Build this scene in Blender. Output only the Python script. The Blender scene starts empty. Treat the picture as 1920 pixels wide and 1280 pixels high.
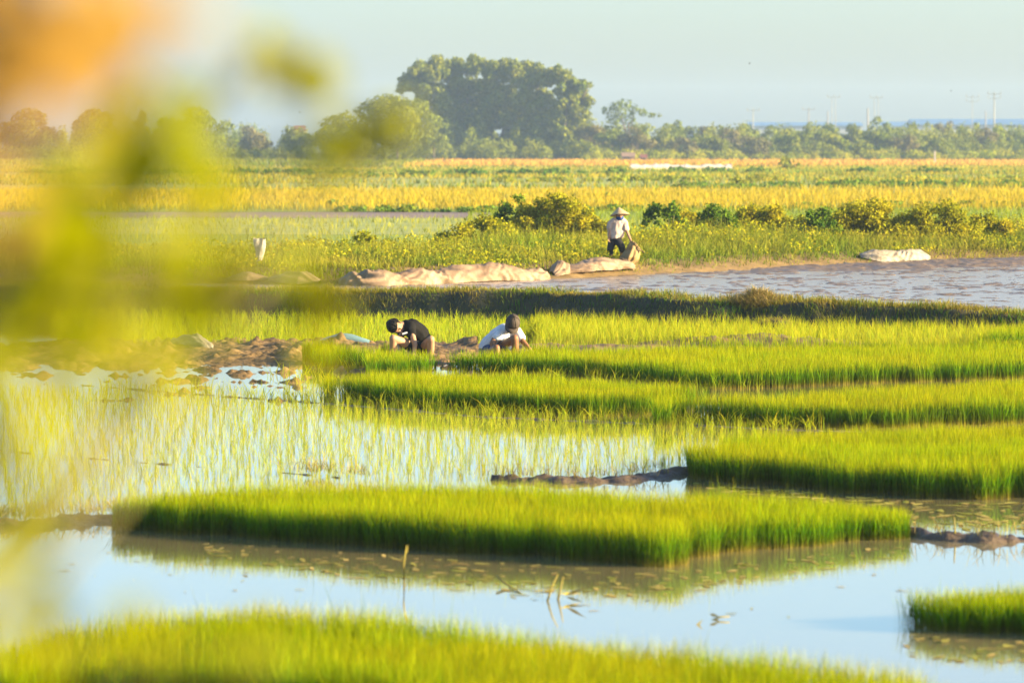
import bpy, bmesh, math, random
import numpy as np
from mathutils import Vector, Matrix, noise as mnoise

SC = bpy.context.scene
COL = SC.collection
R = math.radians
F = 7200.0          # focal length in photo pixels (135 mm on a 36 mm wide frame, 1920 px)
H = 3.5             # camera height above the paddy water
YH = 270.0          # photo row of the horizon
rng = np.random.default_rng(11)
random.seed(5)

def G(px, py, z=0.0):
    """point of the plane at height z seen at photo pixel px, py"""
    d = F * (H - z) / (py - YH)
    return ((px - 960.0) * d / F, d)

def J(px, py, d):
    """point at distance d seen at photo pixel px, py"""
    return Vector(((px - 960.0) * d / F, d, H - (py - YH) * d / F))

# ------------------------------------------------------------------ numpy noise
_perm = np.random.default_rng(3).permutation(512).astype(np.int64)
def _h(ix, iy, s):
    return _perm[(_perm[(ix + s * 37) & 511] + iy) & 511] / 511.0
def vnoise(x, y, s=0):
    x = np.asarray(x, float); y = np.asarray(y, float)
    ix = np.floor(x).astype(np.int64); iy = np.floor(y).astype(np.int64)
    fx = x - ix; fy = y - iy
    fx = fx * fx * (3 - 2 * fx); fy = fy * fy * (3 - 2 * fy)
    a = _h(ix, iy, s); b = _h(ix + 1, iy, s); c = _h(ix, iy + 1, s); d = _h(ix + 1, iy + 1, s)
    return (a + (b - a) * fx) * (1 - fy) + (c + (d - c) * fx) * fy
def fbm(x, y, s=0, o=4):
    v = 0; a = .5; t = 0
    for k in range(o):
        v = v + a * vnoise(np.asarray(x) * 2 ** k, np.asarray(y) * 2 ** k, s + k); t += a; a *= .5
    return v / t

# ------------------------------------------------------------------ object helpers
def tag(o, label=None, cat=None, group=None, kind=None):
    if label: o['label'] = label
    if cat: o['category'] = cat
    if group: o['group'] = group
    if kind: o['kind'] = kind
    return o

def link(name, me, mat=None, parent=None, smooth=False):
    o = bpy.data.objects.new(name, me); COL.objects.link(o)
    if mat is not None and me is not None: me.materials.append(mat)
    if parent is not None: o.parent = parent; o.matrix_parent_inverse = parent.matrix_world.inverted()
    if smooth and me is not None and len(me.polygons):
        me.polygons.foreach_set('use_smooth', np.ones(len(me.polygons), dtype=bool))
    return o

def empty(name, loc=(0, 0, 0)):
    o = bpy.data.objects.new(name, None); COL.objects.link(o)
    o.location = loc
    o.matrix_world = Matrix.Translation(Vector(loc))
    return o

def mesh_np(name, verts, faces_list, attrs=None):
    """verts (N,3); faces_list: list of int arrays (M,k)"""
    me = bpy.data.meshes.new(name)
    verts = np.asarray(verts, np.float32)
    me.vertices.add(len(verts)); me.vertices.foreach_set('co', verts.ravel())
    starts = []; loops = []; n = 0
    for f in faces_list:
        f = np.asarray(f, np.int32)
        if len(f) == 0: continue
        k = f.shape[1]
        starts.append(n + np.arange(len(f), dtype=np.int32) * k); loops.append(f.ravel()); n += f.size
    loops = np.concatenate(loops); starts = np.concatenate(starts)
    me.loops.add(len(loops)); me.loops.foreach_set('vertex_index', loops)
    me.polygons.add(len(starts)); me.polygons.foreach_set('loop_start', starts)
    me.update(calc_edges=True)
    for k, v in (attrs or {}).items():
        a = me.attributes.new(k, 'FLOAT', 'POINT'); a.data.foreach_set('value', np.asarray(v, np.float32))
    return me

def bm_mesh(name, bm):
    me = bpy.data.meshes.new(name); bm.to_mesh(me); bm.free(); return me

# ------------------------------------------------------------------ shape helpers (bmesh)
def ell(bm, c, r, rot=None, sub=2):
    m = Matrix.Translation(Vector(c)) @ (rot.to_4x4() if rot else Matrix()) @ Matrix.Diagonal((r[0], r[1], r[2], 1))
    bmesh.ops.create_icosphere(bm, subdivisions=sub, radius=1, matrix=m)

def cap(bm, a, b, ra, rb, n=12):
    a = Vector(a); b = Vector(b); d = b - a
    q = d.to_track_quat('Z', 'Y').to_matrix()
    ell(bm, a, (ra,) * 3); ell(bm, b, (rb,) * 3)
    rings = []
    for p, r in ((a, ra), (b, rb)):
        rings.append([bm.verts.new(p + q @ Vector((r * math.cos(t), r * math.sin(t), 0))) for t in [2 * math.pi * i / n for i in range(n)]])
    for i in range(n):
        j = (i + 1) % n
        bm.faces.new((rings[0][i], rings[0][j], rings[1][j], rings[1][i]))
    bm.faces.new(rings[0][::-1]); bm.faces.new(rings[1])

def chain(bm, pts):
    for (p, r), (q, s) in zip(pts[:-1], pts[1:]): cap(bm, p, q, r, s)

def tube(bm, pts, n=7):
    """pts: list of (Vector, radius): open tube with capped ends"""
    rings = []
    for i, (p, r) in enumerate(pts):
        d = (pts[min(i + 1, len(pts) - 1)][0] - pts[max(i - 1, 0)][0])
        q = d.to_track_quat('Z', 'Y').to_matrix()
        rings.append([bm.verts.new(p + q @ Vector((r * math.cos(2 * math.pi * k / n), r * math.sin(2 * math.pi * k / n), 0))) for k in range(n)])
    for a, b in zip(rings[:-1], rings[1:]):
        for k in range(n):
            bm.faces.new((a[k], a[(k + 1) % n], b[(k + 1) % n], b[k]))
    bm.faces.new(rings[0][::-1]); bm.faces.new(rings[-1])

def box(bm, c, s, rot=None):
    m = Matrix.Translation(Vector(c)) @ (rot.to_4x4() if rot else Matrix()) @ Matrix.Diagonal((s[0], s[1], s[2], 1))
    bmesh.ops.create_cube(bm, size=1, matrix=m)

def solid(name, bm, voxel, mat, parent=None, smooth=4, wrinkle=0.0, freq=9.0, seed=0):
    """union of overlapping closed shapes -> one continuous smooth surface"""
    me = bm_mesh(name + '_src', bm)
    t = bpy.data.objects.new('tmp', me); COL.objects.link(t)
    m = t.modifiers.new('r', 'REMESH'); m.mode = 'VOXEL'; m.voxel_size = voxel
    if smooth:
        s = t.modifiers.new('s', 'SMOOTH'); s.iterations = smooth; s.factor = .5
    dg = bpy.context.evaluated_depsgraph_get()
    me2 = bpy.data.meshes.new_from_object(t.evaluated_get(dg))
    bpy.data.objects.remove(t); bpy.data.meshes.remove(me)
    me2.name = name
    if wrinkle:
        for v in me2.vertices:
            k = mnoise.noise(Vector((v.co.x * freq + seed, v.co.y * freq, v.co.z * freq * .6)))
            v.co += v.normal * (wrinkle * (1 - 2 * abs(k)))
    return link(name, me2, mat, parent, True)

# ------------------------------------------------------------------ materials
def new_mat(name):
    m = bpy.data.materials.new(name); m.use_nodes = True
    nt = m.node_tree; nt.nodes.clear()
    out = nt.nodes.new('ShaderNodeOutputMaterial')
    return m, nt, out

def ramp(nt, fac, stops):
    r = nt.nodes.new('ShaderNodeValToRGB')
    cr = r.color_ramp
    while len(cr.elements) < len(stops): cr.elements.new(.5)
    for e, (p, c) in zip(cr.elements, stops):
        e.position = p; e.color = (c[0], c[1], c[2], 1)
    nt.links.new(fac, r.inputs[0]); return r.outputs[0]

def noise_n(nt, scale, detail=4, rough=.6, vec=None):
    n = nt.nodes.new('ShaderNodeTexNoise'); n.inputs['Scale'].default_value = scale
    n.inputs['Detail'].default_value = detail; n.inputs['Roughness'].default_value = rough
    if vec is not None: nt.links.new(vec, n.inputs['Vector'])
    return n.outputs[0]

def mapped(nt, scale):
    g = nt.nodes.new('ShaderNodeNewGeometry')
    m = nt.nodes.new('ShaderNodeMapping'); m.inputs['Scale'].default_value = scale
    nt.links.new(g.outputs['Position'], m.inputs['Vector']); return m.outputs[0]

def attr(nt, name):
    a = nt.nodes.new('ShaderNodeAttribute'); a.attribute_name = name; return a.outputs['Fac']

def mixc(nt, fac, a, b, blend='MIX'):
    m = nt.nodes.new('ShaderNodeMix'); m.data_type = 'RGBA'; m.blend_type = blend
    for s, v in ((m.inputs[0], fac), (m.inputs[6], a), (m.inputs[7], b)):
        if hasattr(v, 'is_output'): nt.links.new(v, s)
        elif isinstance(v, (int, float)): s.default_value = v
        else: s.default_value = (v[0], v[1], v[2], 1)
    return m.outputs[2]

def leaf_mat(name, stops, var=None, trans=.4, gloss=.06, vary_stops=None):
    """thin plant matter: colour along the blade (attribute t), a second colour mixed in by the attribute r"""
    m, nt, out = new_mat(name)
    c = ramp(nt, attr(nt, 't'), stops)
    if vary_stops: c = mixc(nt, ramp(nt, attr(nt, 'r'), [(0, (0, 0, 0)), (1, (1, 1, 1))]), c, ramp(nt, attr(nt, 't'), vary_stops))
    if var:
        c = mixc(nt, 1.0, c, ramp(nt, attr(nt, 'v'), [(0, (1 - var,) * 3), (1, (1 + var,) * 3)]), 'MULTIPLY')
    d = nt.nodes.new('ShaderNodeBsdfDiffuse'); t = nt.nodes.new('ShaderNodeBsdfTranslucent')
    nt.links.new(c, d.inputs[0]); nt.links.new(c, t.inputs[0])
    mx = nt.nodes.new('ShaderNodeMixShader'); mx.inputs[0].default_value = trans
    nt.links.new(d.outputs[0], mx.inputs[1]); nt.links.new(t.outputs[0], mx.inputs[2])
    g = nt.nodes.new('ShaderNodeBsdfGlossy'); g.inputs['Roughness'].default_value = .45
    g.inputs[0].default_value = (1, .9, .2, 1)
    mx2 = nt.nodes.new('ShaderNodeMixShader'); mx2.inputs[0].default_value = gloss * .05
    nt.links.new(mx.outputs[0], mx2.inputs[1]); nt.links.new(g.outputs[0], mx2.inputs[2])
    nt.links.new(mx2.outputs[0], out.inputs[0]); return m

def pbr(name, stops, scale=4, rough=.8, vec_scale=None, bump=0, bump_scale=30, detail=6, spec=.3, rough_stops=None):
    m, nt, out = new_mat(name)
    p = nt.nodes.new('ShaderNodeBsdfPrincipled')
    v = mapped(nt, vec_scale or (1, 1, 1))
    n = noise_n(nt, scale, detail, .65, v)
    if isinstance(stops, tuple): stops = [(.3, tuple(x * .85 for x in stops)), (.7, tuple(min(1, x * 1.12) for x in stops))]
    nt.links.new(ramp(nt, n, stops), p.inputs['Base Color'])
    p.inputs['Roughness'].default_value = rough
    p.inputs['Specular IOR Level'].default_value = spec
    if rough_stops: nt.links.new(ramp(nt, n, [(a, (b, b, b)) for a, b in rough_stops]), p.inputs['Roughness'])
    if bump:
        b = nt.nodes.new('ShaderNodeBump'); b.inputs['Strength'].default_value = bump; b.inputs['Distance'].default_value = .03
        nt.links.new(noise_n(nt, bump_scale, 6, .6, v), b.inputs['Height']); nt.links.new(b.outputs[0], p.inputs['Normal'])
    nt.links.new(p.outputs[0], out.inputs[0]); return m

SEED = leaf_mat('rice_seedling', [(0, (.22, .17, .035)), (.22, (.07, .12, .003)), (.5, (.06, .18, .001)), (.76, (.17, .28, .001)), (1, (.33, .36, .001))],  # mid-blade greens also darkened, to deepen the shade on the bed sides
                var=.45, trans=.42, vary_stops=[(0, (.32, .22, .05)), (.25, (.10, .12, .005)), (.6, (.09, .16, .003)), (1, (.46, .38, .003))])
SPARSE = leaf_mat('rice_transplant', [(0, (.22, .24, .03)), (.4, (.20, .30, .01)), (1, (.33, .39, .010))], var=.2, trans=.45,
                  vary_stops=[(0, (.40, .30, .05)), (.4, (.38, .34, .01)), (1, (.50, .40, .02))])
GOLD = leaf_mat('rice_golden', [(0, (.12, .12, .02)), (.5, (.30, .28, .012)), (1, (.54, .37, .012))], var=.2, trans=.35,
                vary_stops=[(0, (.14, .12, .02)), (.5, (.36, .26, .012)), (1, (.62, .38, .03))])
ORANGE = leaf_mat('rice_ripe', [(0, (.20, .12, .03)), (.5, (.45, .24, .03)), (1, (.62, .34, .05))], var=.2, trans=.3)
MEADOW = leaf_mat('rice_young', [(0, (.10, .16, .01)), (1, (.26, .32, .01))], var=.2, trans=.4, vary_stops=[(0, (.2, .2, .02)), (1, (.42, .38, .02))])
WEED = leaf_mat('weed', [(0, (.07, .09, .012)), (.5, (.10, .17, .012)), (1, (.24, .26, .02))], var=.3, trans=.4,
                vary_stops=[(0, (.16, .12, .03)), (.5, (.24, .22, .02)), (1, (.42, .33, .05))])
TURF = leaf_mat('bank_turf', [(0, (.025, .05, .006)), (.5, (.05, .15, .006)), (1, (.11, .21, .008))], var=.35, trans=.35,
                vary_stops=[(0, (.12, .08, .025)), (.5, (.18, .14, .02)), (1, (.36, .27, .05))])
DRY = leaf_mat('dry_grass', [(0, (.18, .12, .05)), (1, (.42, .29, .11))], var=.3, trans=.3, vary_stops=[(0, (.10, .12, .02)), (1, (.22, .22, .04))])
LEAFG = leaf_mat('shrub_leaf', [(0, (.14, .20, .010)), (1, (.24, .28, .010))], var=.4, trans=.45, vary_stops=[(0, (.30, .27, .010)), (1, (.50, .40, .015))])
LEAFD = leaf_mat('shrub_leaf_dark', [(0, (.05, .12, .012)), (1, (.08, .18, .014))], var=.4, trans=.35, vary_stops=[(0, (.14, .20, .012)), (1, (.24, .28, .014))])
TREE_D = leaf_mat('tree_leaf_dark', [(0, (.10, .15, .012)), (1, (.16, .20, .010))], var=.3, trans=.25, vary_stops=[(0, (.19, .21, .010)), (1, (.31, .28, .012))])
TREE_Y = leaf_mat('tree_leaf_yellow', [(0, (.10, .15, .012)), (1, (.19, .21, .012))], var=.3, trans=.3, vary_stops=[(0, (.15, .17, .012)), (1, (.25, .23, .016))])
TREE_B = leaf_mat('tree_leaf_brown', [(0, (.10, .11, .03)), (1, (.18, .16, .05))], var=.3, trans=.25, vary_stops=[(0, (.14, .12, .04)), (1, (.26, .19, .07))])
FG_LEAF = leaf_mat('near_leaf', [(0, (.22, .23, .001)), (1, (.33, .30, .001))], var=.3, trans=.5, vary_stops=[(0, (.12, .15, .001)), (1, (.20, .21, .001))])
FG_DARK = leaf_mat('near_leaf_dark', [(0, (.03, .08, .006)), (1, (.05, .12, .008))], var=.2, trans=.2)
FG_DRY = leaf_mat('near_leaf_dry', [(0, (.33, .19, .042)), (1, (.42, .255, .06))], var=.2, trans=.45)
BARK = pbr('bark', (.12, .09, .06), 6)
STEM = pbr('stem', (.16, .14, .04), 20)
MUD = pbr('mud', [(.3, (.04, .026, .015)), (.55, (.09, .058, .032)), (.75, (.16, .105, .055))], 3, .5, bump=.6, bump_scale=25, spec=.5, rough_stops=[(.35, .35), (.7, .85)])
PLOTMUD = pbr('plot_mud', [(.3, (.07, .046, .028)), (.55, (.15, .098, .058)), (.75, (.26, .17, .095))], 2.2, .5, bump=.8, bump_scale=16, spec=.5, rough_stops=[(.35, .3), (.7, .8)])
DRYMUD = pbr('dry_mud', [(.3, (.055, .036, .018)), (.5, (.15, .09, .035)), (.75, (.30, .18, .07))], 2.5, .7, bump=1.0, bump_scale=14)
GROUND = pbr('ground_soil', [(.3, (.08, .10, .02)), (.7, (.20, .20, .03))], .12, .9)
BANKSOIL = pbr('bank_soil', [(.3, (.025, .03, .012)), (.6, (.05, .045, .022)), (.8, (.085, .065, .035))], 2.2, .9, bump=.8, bump_scale=10)
BACKSOIL = pbr('back_bank_soil', [(.3, (.10, .065, .022)), (.6, (.20, .125, .045)), (.8, (.28, .19, .08))], 1.6, .9, bump=.8, bump_scale=10)
FIELDG = pbr('field_green', [(.3, (.12, .18, .01)), (.6, (.19, .23, .012)), (.8, (.26, .25, .02))], .5, .9, vec_scale=(.25, 1, 1))
FIELDP = pbr('field_pale', [(.3, (.19, .23, .03)), (.6, (.27, .28, .06)), (.8, (.33, .29, .10))], .5, .7, vec_scale=(.2, 1, 1))
FIELDM = pbr('field_mud', [(.3, (.14, .09, .06)), (.7, (.24, .16, .11))], .4, .6, vec_scale=(.2, 1, 1))
FIELDW = pbr('field_weed', [(.3, (.10, .16, .02)), (.5, (.22, .24, .03)), (.75, (.38, .32, .05))], .12, .9, vec_scale=(.35, 1.2, 1), detail=8)
TARP = pbr('tarp_cloth', [(.30, (.12, .075, .046)), (.48, (.20, .13, .08)), (.68, (.30, .21, .14))], 1.3, .65, bump=.5, bump_scale=9, detail=3)
NET = pbr('sack_cloth', [(.25, (.14, .085, .03)), (.5, (.22, .145, .055)), (.75, (.28, .21, .10))], 5, .7, bump=.4, bump_scale=20)
WHITE = pbr('white_plastic', [(.3, (.16, .125, .09)), (.5, (.25, .21, .16)), (.7, (.32, .275, .22))], 4, .55, bump=.9, bump_scale=9)
SHEET = pbr('clear_sheet', [(.3, (.30, .26, .22)), (.7, (.46, .43, .40))], 6, .5, bump=.8, bump_scale=12)
BLUEP = pbr('blue_plastic', (.16, .26, .28), 4, .4)
SKIN = pbr('skin', [(.3, (.24, .12, .06)), (.7, (.30, .155, .08))], 12, .55)
SKIN_T = pbr('skin_tanned', [(.3, (.17, .08, .036)), (.7, (.23, .11, .05))], 12, .55)
SKIN_P = pbr('skin_pale', [(.3, (.30, .165, .095)), (.7, (.36, .20, .115))], 12, .55)
BLACKSHIRT = pbr('black_cotton', (.007, .0062, .0055), 30, .8, bump=.3, bump_scale=60, spec=.12)
HAIR = pbr('black_hair', (.010, .007, .005), 60, .5, vec_scale=(1, 1, .2), bump=.5, bump_scale=90, spec=.12)
WSHIRT = pbr('white_cotton', (.55, .56, .57), 20, .85, bump=.3, bump_scale=30)
TRIM = pbr('white_trim', (.7, .7, .68), 20, .8)
CAPM = pbr('brown_cap', (.055, .040, .030), 25, .8)
NAVY = pbr('navy_cotton', (.03, .05, .11), 25, .85)
SHORTB = pbr('dark_shorts', (.006, .007, .009), 25, .85)
PINK = pbr('pale_blouse', [(.35, (.36, .28, .24)), (.65, (.52, .41, .35))], 9, .85, bump=.4, bump_scale=25)
TROUSER = pbr('black_trousers', (.010, .009, .009), 20, .8)
STRAW = pbr('straw', [(.3, (.34, .24, .13)), (.7, (.44, .32, .18))], 20, .75)
SCARF = pbr('blue_scarf', (.012, .05, .20), 20, .85)
EYE = pbr('dark_eye', (.01, .008, .008), 20, .3)
CONC = pbr('concrete', (.50, .40, .34), 3, .9)
POLE = pbr('pole_concrete', (.24, .23, .20), 3, .8)
POLED = pbr('pole_dark', (.20, .18, .16), 3, .8)
ROOFB = pbr('blue_roof', (.07, .15, .27), .5, .5)
WALLW = pbr('white_wall', (.30, .31, .32), .5, .8)
WALLT = pbr('tan_wall', (.24, .15, .10), .8, .9)
ROOFR = pbr('red_roof', (.20, .07, .04), 1, .8)
WINDOW = pbr('dark_window', (.05, .06, .08), 1, .2)
BIRD = pbr('bird_plumage', (.06, .055, .05), 20, .8)
STALK = leaf_mat('stalk', [(0, (.40, .24, .08)), (1, (.40, .36, .02))], trans=.3)
FLOAT = leaf_mat('floating_leaf', [(0, (.12, .17, .03)), (1, (.30, .28, .05))], var=.4, trans=.15, gloss=.5, vary_stops=[(0, (.30, .22, .08)), (1, (.46, .34, .12))])

def water_mat(name, col, rough, bump, bs, vs, refl=.91):
    """turbid paddy water: muddy body under a mirror that strengthens towards grazing view"""
    m, nt, out = new_mat(name)
    d = nt.nodes.new('ShaderNodeBsdfDiffuse'); d.inputs[0].default_value = (*col, 1)
    g = nt.nodes.new('ShaderNodeBsdfGlossy'); g.inputs['Roughness'].default_value = rough; g.inputs[0].default_value = (1, 1, 1, 1)
    v = mapped(nt, vs)
    b = nt.nodes.new('ShaderNodeBump'); b.inputs['Strength'].default_value = bump; b.inputs['Distance'].default_value = .02
    nt.links.new(noise_n(nt, bs, 3, .5, v), b.inputs['Height']); nt.links.new(b.outputs[0], g.inputs['Normal'])
    lw = nt.nodes.new('ShaderNodeLayerWeight'); lw.inputs[0].default_value = .5
    f = ramp(nt, lw.outputs['Facing'], [(0, (.03,) * 3), (.5, (.10,) * 3), (.8, (.45 * refl,) * 3), (.95, (refl,) * 3)])
    mx = nt.nodes.new('ShaderNodeMixShader'); nt.links.new(f, mx.inputs[0]); nt.links.new(d.outputs[0], mx.inputs[1]); nt.links.new(g.outputs[0], mx.inputs[2])
    nt.links.new(mx.outputs[0], out.inputs[0]); return m
WATER = water_mat('paddy_water', (.24, .20, .10), .03, .06, 3.0, (1, .6, 1))
WATER2 = water_mat('mud_water', (.22, .165, .12), .22, .35, 3.0, (.6, 1.6, 1), .48)

# ------------------------------------------------------------------ vegetation builders
def blade_data(pos, h, w, lean, segs=3, rgen=rng, bend_dir=None):
    n = len(pos)
    th = rgen.uniform(0, 2 * np.pi, n) if bend_dir is None else bend_dir
    ph = rgen.uniform(0, np.pi, n)
    wx = np.cos(ph); wy = np.sin(ph)
    V = np.zeros((n, 2 * segs + 1, 3), np.float32); T = np.zeros((n, 2 * segs + 1), np.float32)
    for k in range(segs + 1):
        t = k / segs
        cx = pos[:, 0] + np.cos(th) * lean * h * t * t
        cy = pos[:, 1] + np.sin(th) * lean * h * t * t
        cz = pos[:, 2] + h * (t - .35 * np.minimum(lean, 1.2) * t * t)
        hw = w * .5 * (.75 + .5 * t - 1.0 * t * t)
        if k < segs:
            V[:, 2 * k] = np.stack([cx - wx * hw, cy - wy * hw, cz], 1)
            V[:, 2 * k + 1] = np.stack([cx + wx * hw, cy + wy * hw, cz], 1)
            T[:, 2 * k] = T[:, 2 * k + 1] = t
        else:
            V[:, 2 * k] = np.stack([cx, cy, cz], 1); T[:, 2 * k] = 1
    base = (np.arange(n) * (2 * segs + 1))[:, None]
    quads = np.concatenate([base + np.array([[2 * k, 2 * k + 1, 2 * k + 3, 2 * k + 2]]) for k in range(segs - 1)]) if segs > 1 else np.zeros((0, 4), int)
    tris = base + np.array([[2 * segs - 2, 2 * segs - 1, 2 * segs]])
    return V.reshape(-1, 3), quads, tris, T.ravel()

def blades(name, pos, h, w, lean, mat, segs=3, r=None, v=None, parent=None):
    n = len(pos)
    V, q, t, T = blade_data(np.asarray(pos), np.asarray(h), np.asarray(w), np.asarray(lean), segs)
    m = 2 * segs + 1
    r = rng.uniform(0, 1, n) if r is None else r
    v = rng.uniform(0, 1, n) if v is None else v
    me = mesh_np(name, V, [q, t], {'t': T, 'r': np.repeat(np.clip(r, 0, 1), m), 'v': np.repeat(v, m)})
    return link(name, me, mat, parent)

def in_poly(x, y, P):
    P = np.asarray(P); ins = np.zeros(len(x), bool); j = len(P) - 1
    for i in range(len(P)):
        xi, yi = P[i]; xj, yj = P[j]
        c = ((yi > y) != (yj > y)) & (x < (xj - xi) * (y - yi) / ((yj - yi) or 1e-9) + xi)
        ins ^= c; j = i
    return ins

def scatter(P, dens, ragged=.08, margin=2.8, seed=0):
    P = np.asarray(P); lo = P.min(0); hi = P.max(0)
    lim = .1335 * hi[1] + margin
    lo[0] = max(lo[0], -lim); hi[0] = min(hi[0], lim)
    n = int((hi[0] - lo[0]) * (hi[1] - lo[1]) * dens)
    x = rng.uniform(lo[0], hi[0], n); y = rng.uniform(lo[1], hi[1], n)
    ok = np.abs(x) < .1335 * y + margin
    x = x[ok]; y = y[ok]
    jx = x + (fbm(x * 3, y * 3, seed + 5, 3) - .5) * 2 * ragged * 2; jy = y + (fbm(x * 3 + 40, y * 3, seed + 9, 3) - .5) * 2 * ragged * 2
    k = in_poly(jx, jy, P)
    return x[k], y[k]

def rice_bed(label, P, h, dens, w=.007, z=-.03, yellow=.35, hfun=None, ragged=.12, lean=.19, seed=0, mat=None, segs=3):
    x, y = scatter(P, dens * 2.1, ragged, seed=seed)
    n = len(x)
    big = fbm(x * .9, y * .9, seed, 3); fine = fbm(x * 5, y * 5, seed + 20, 2)
    hh = h * 1.17 * (.78 + .30 * big + .20 * fine) * rng.uniform(.76, 1.06, n)
    if hfun is not None: hh = hh * hfun(x, y)
    tall = rng.random(n) < .012
    hh[tall] *= rng.uniform(1.05, 1.35, int(tall.sum()))
    bent = rng.random(n) < .035
    r = np.clip(yellow + (fbm(x * 1.2, y * 1.2, seed + 31, 3) - .5) * 1.3 + rng.normal(0, .32, n), 0, 1)
    r[bent] = 1; ln = np.abs(rng.normal(lean, lean * .7, n)); ln[bent] *= 3
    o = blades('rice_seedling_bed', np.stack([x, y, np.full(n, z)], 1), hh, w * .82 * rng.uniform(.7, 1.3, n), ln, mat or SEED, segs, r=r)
    tag(o, label, 'rice bed', 'beds of dense rice seedlings')
    return o

def clumps(name, x, y, z, h, per, w, spread, lean, mat, yellow=.5, kind='stuff', segs=3):
    n = len(x)
    X = np.repeat(x, per) + rng.normal(0, spread, n * per); Y = np.repeat(y, per) + rng.normal(0, spread, n * per)
    Z = np.repeat(z if hasattr(z, '__len__') else np.full(n, z), per)
    hs = np.repeat(h * rng.uniform(.6, 1.12, n), per) * rng.uniform(.6, 1.05, n * per)
    o = blades(name, np.stack([X, Y, Z], 1), hs, w * rng.uniform(.6, 1.2, n * per), np.abs(rng.normal(lean, lean * .6, n * per)), mat, segs,
               r=np.clip(yellow + rng.normal(0, .3, n * per), 0, 1))
    if kind: o['kind'] = kind
    return o

def cards(centers, normals, size, aspect=1.0, jitter=.5, rgen=rng):
    """leaf-clump faces: 5-sided leaf shapes facing roughly along normals"""
    n = len(centers)
    nn = normals + rgen.normal(0, jitter, (n, 3)); nn /= np.linalg.norm(nn, axis=1)[:, None] + 1e-9
    a = rgen.normal(0, 1, (n, 3)); u = np.cross(nn, a); u /= np.linalg.norm(u, axis=1)[:, None] + 1e-9
    v = np.cross(nn, u)
    s = (size * rgen.uniform(.6, 1.3, n))[:, None]
    prof = [(-.5, 0, 0), (-.2, .34, .06), (.25, .30, .05), (.55, 0, -.08), (.25, -.30, .05), (-.2, -.34, .06)]
    V = np.stack([centers + s * (p * u * 1.0 + q * aspect * v + e * nn) for p, q, e in prof], 1)
    base = (np.arange(n) * 6)[:, None]
    q = np.concatenate([base + np.array([[0, 1, 2, 3]]), base + np.array([[0, 3, 4, 5]])])
    return V.reshape(-1, 3), q

def foliage(name, lumps, dens, size, mat, parent=None, aspect=1.0, jitter=.55, hollow=.55, seed=0, yellow=.35):
    """lumps: list of (cx, cy, cz, rx, ry, rz); leaf faces fill the shell of every lump"""
    g = np.random.default_rng(seed); C = []; N = []; RR = []
    for (cx, cy, cz, rx, ry, rz) in lumps:
        m = max(6, int(dens * (rx * ry + rx * rz + ry * rz)))
        d = g.normal(0, 1, (m, 3)); d /= np.linalg.norm(d, axis=1)[:, None]
        rad = hollow + (1 - hollow) * g.random(m) ** .6
        bump = 1 + .40 * (fbm(d[:, 0] * 2.5 + cx, d[:, 2] * 2.5 + d[:, 1] * 2, seed, 2) - .5) * 2
        P = d * (rad * bump)[:, None] * np.array([rx, ry, rz]) + np.array([cx, cy, cz])
        C.append(P); N.append(d / np.array([rx, ry, rz]) * min(rx, ry, rz)); RR.append(np.full(m, g.normal(yellow, .18)))
    C = np.concatenate(C); N = np.concatenate(N); RR = np.concatenate(RR)
    V, q = cards(C, N, size, aspect, jitter, g)
    n = len(C)
    t = np.tile([0, .3, .7, 1, .7, .3], n)
    me = mesh_np(name, V, [q], {'t': t, 'r': np.repeat(np.clip(RR + g.normal(0, .15, n), 0, 1), 6), 'v': np.repeat(g.random(n), 6)})
    return link(name, me, mat, parent)

def crown_lumps(cx, cy, z0, z1, wx, wy, n, seed, shape='round'):
    g = random.Random(seed); L = []
    hz = (z1 - z0) / 2; cz = (z0 + z1) / 2
    for i in range(n):
        while True:
            a, b, c = g.uniform(-1, 1), g.uniform(-1, 1), g.uniform(-1, 1)
            rr = a * a + b * b + c * c
            if .15 < rr < 1: break
        k = .80
        if shape == 'tall': a *= 1 - .45 * max(0, c)
        s = g.uniform(.26, .42) * (1.25 if n < 8 else 1)
        L.append((cx + a * wx * k, cy + b * wy * k, cz + c * hz * k, wx * s, wy * s, min(hz, wx) * s * .9))
    return L

def tree(name, label, px, ytop, ybase, wpx, d, mat, n=14, dens=None, leaf=None, trunk_w=.02, trunkfrac=.25, seed=1, group=None, shape='round', cat='tree', lumps=None, jitter=.5, gz=.3, yellow=.35):
    p = J(px, ytop, d); top = p.z; x = p.x
    wid = wpx * d / F / 2
    root = empty(name, (x, d, gz)); tag(root, label, cat, group)
    hgt = top - gz; z0 = gz + hgt * trunkfrac
    L = lumps or crown_lumps(x, d, z0, top, wid, wid * .8, n, seed, shape)
    leaf = leaf or max(.28, hgt * .045)
    foliage('crown', L, dens or 8.0 / (leaf * leaf), leaf, mat, root, seed=seed, jitter=jitter, yellow=yellow)
    bm = bmesh.new(); g = random.Random(seed)
    tw = max(.08, hgt * trunk_w)
    tube(bm, [(Vector((x, d, gz - .2)), tw * 1.3), (Vector((x + g.uniform(-.2, .2), d, z0)), tw), (Vector((x + g.uniform(-.5, .5), d, gz + hgt * .62)), tw * .5)])
    for k in range(4):
        l = g.choice(L)
        st = Vector((x, d, gz + hgt * g.uniform(.2, .45)))
        tube(bm, [(st, tw * .55), ((st + Vector(l[:3])) / 2 + Vector((0, 0, .2)), tw * .35), (Vector(l[:3]), tw * .12)], 5)
    link('trunk', bm_mesh('trunk', bm), BARK, root, True)
    return root

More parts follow.
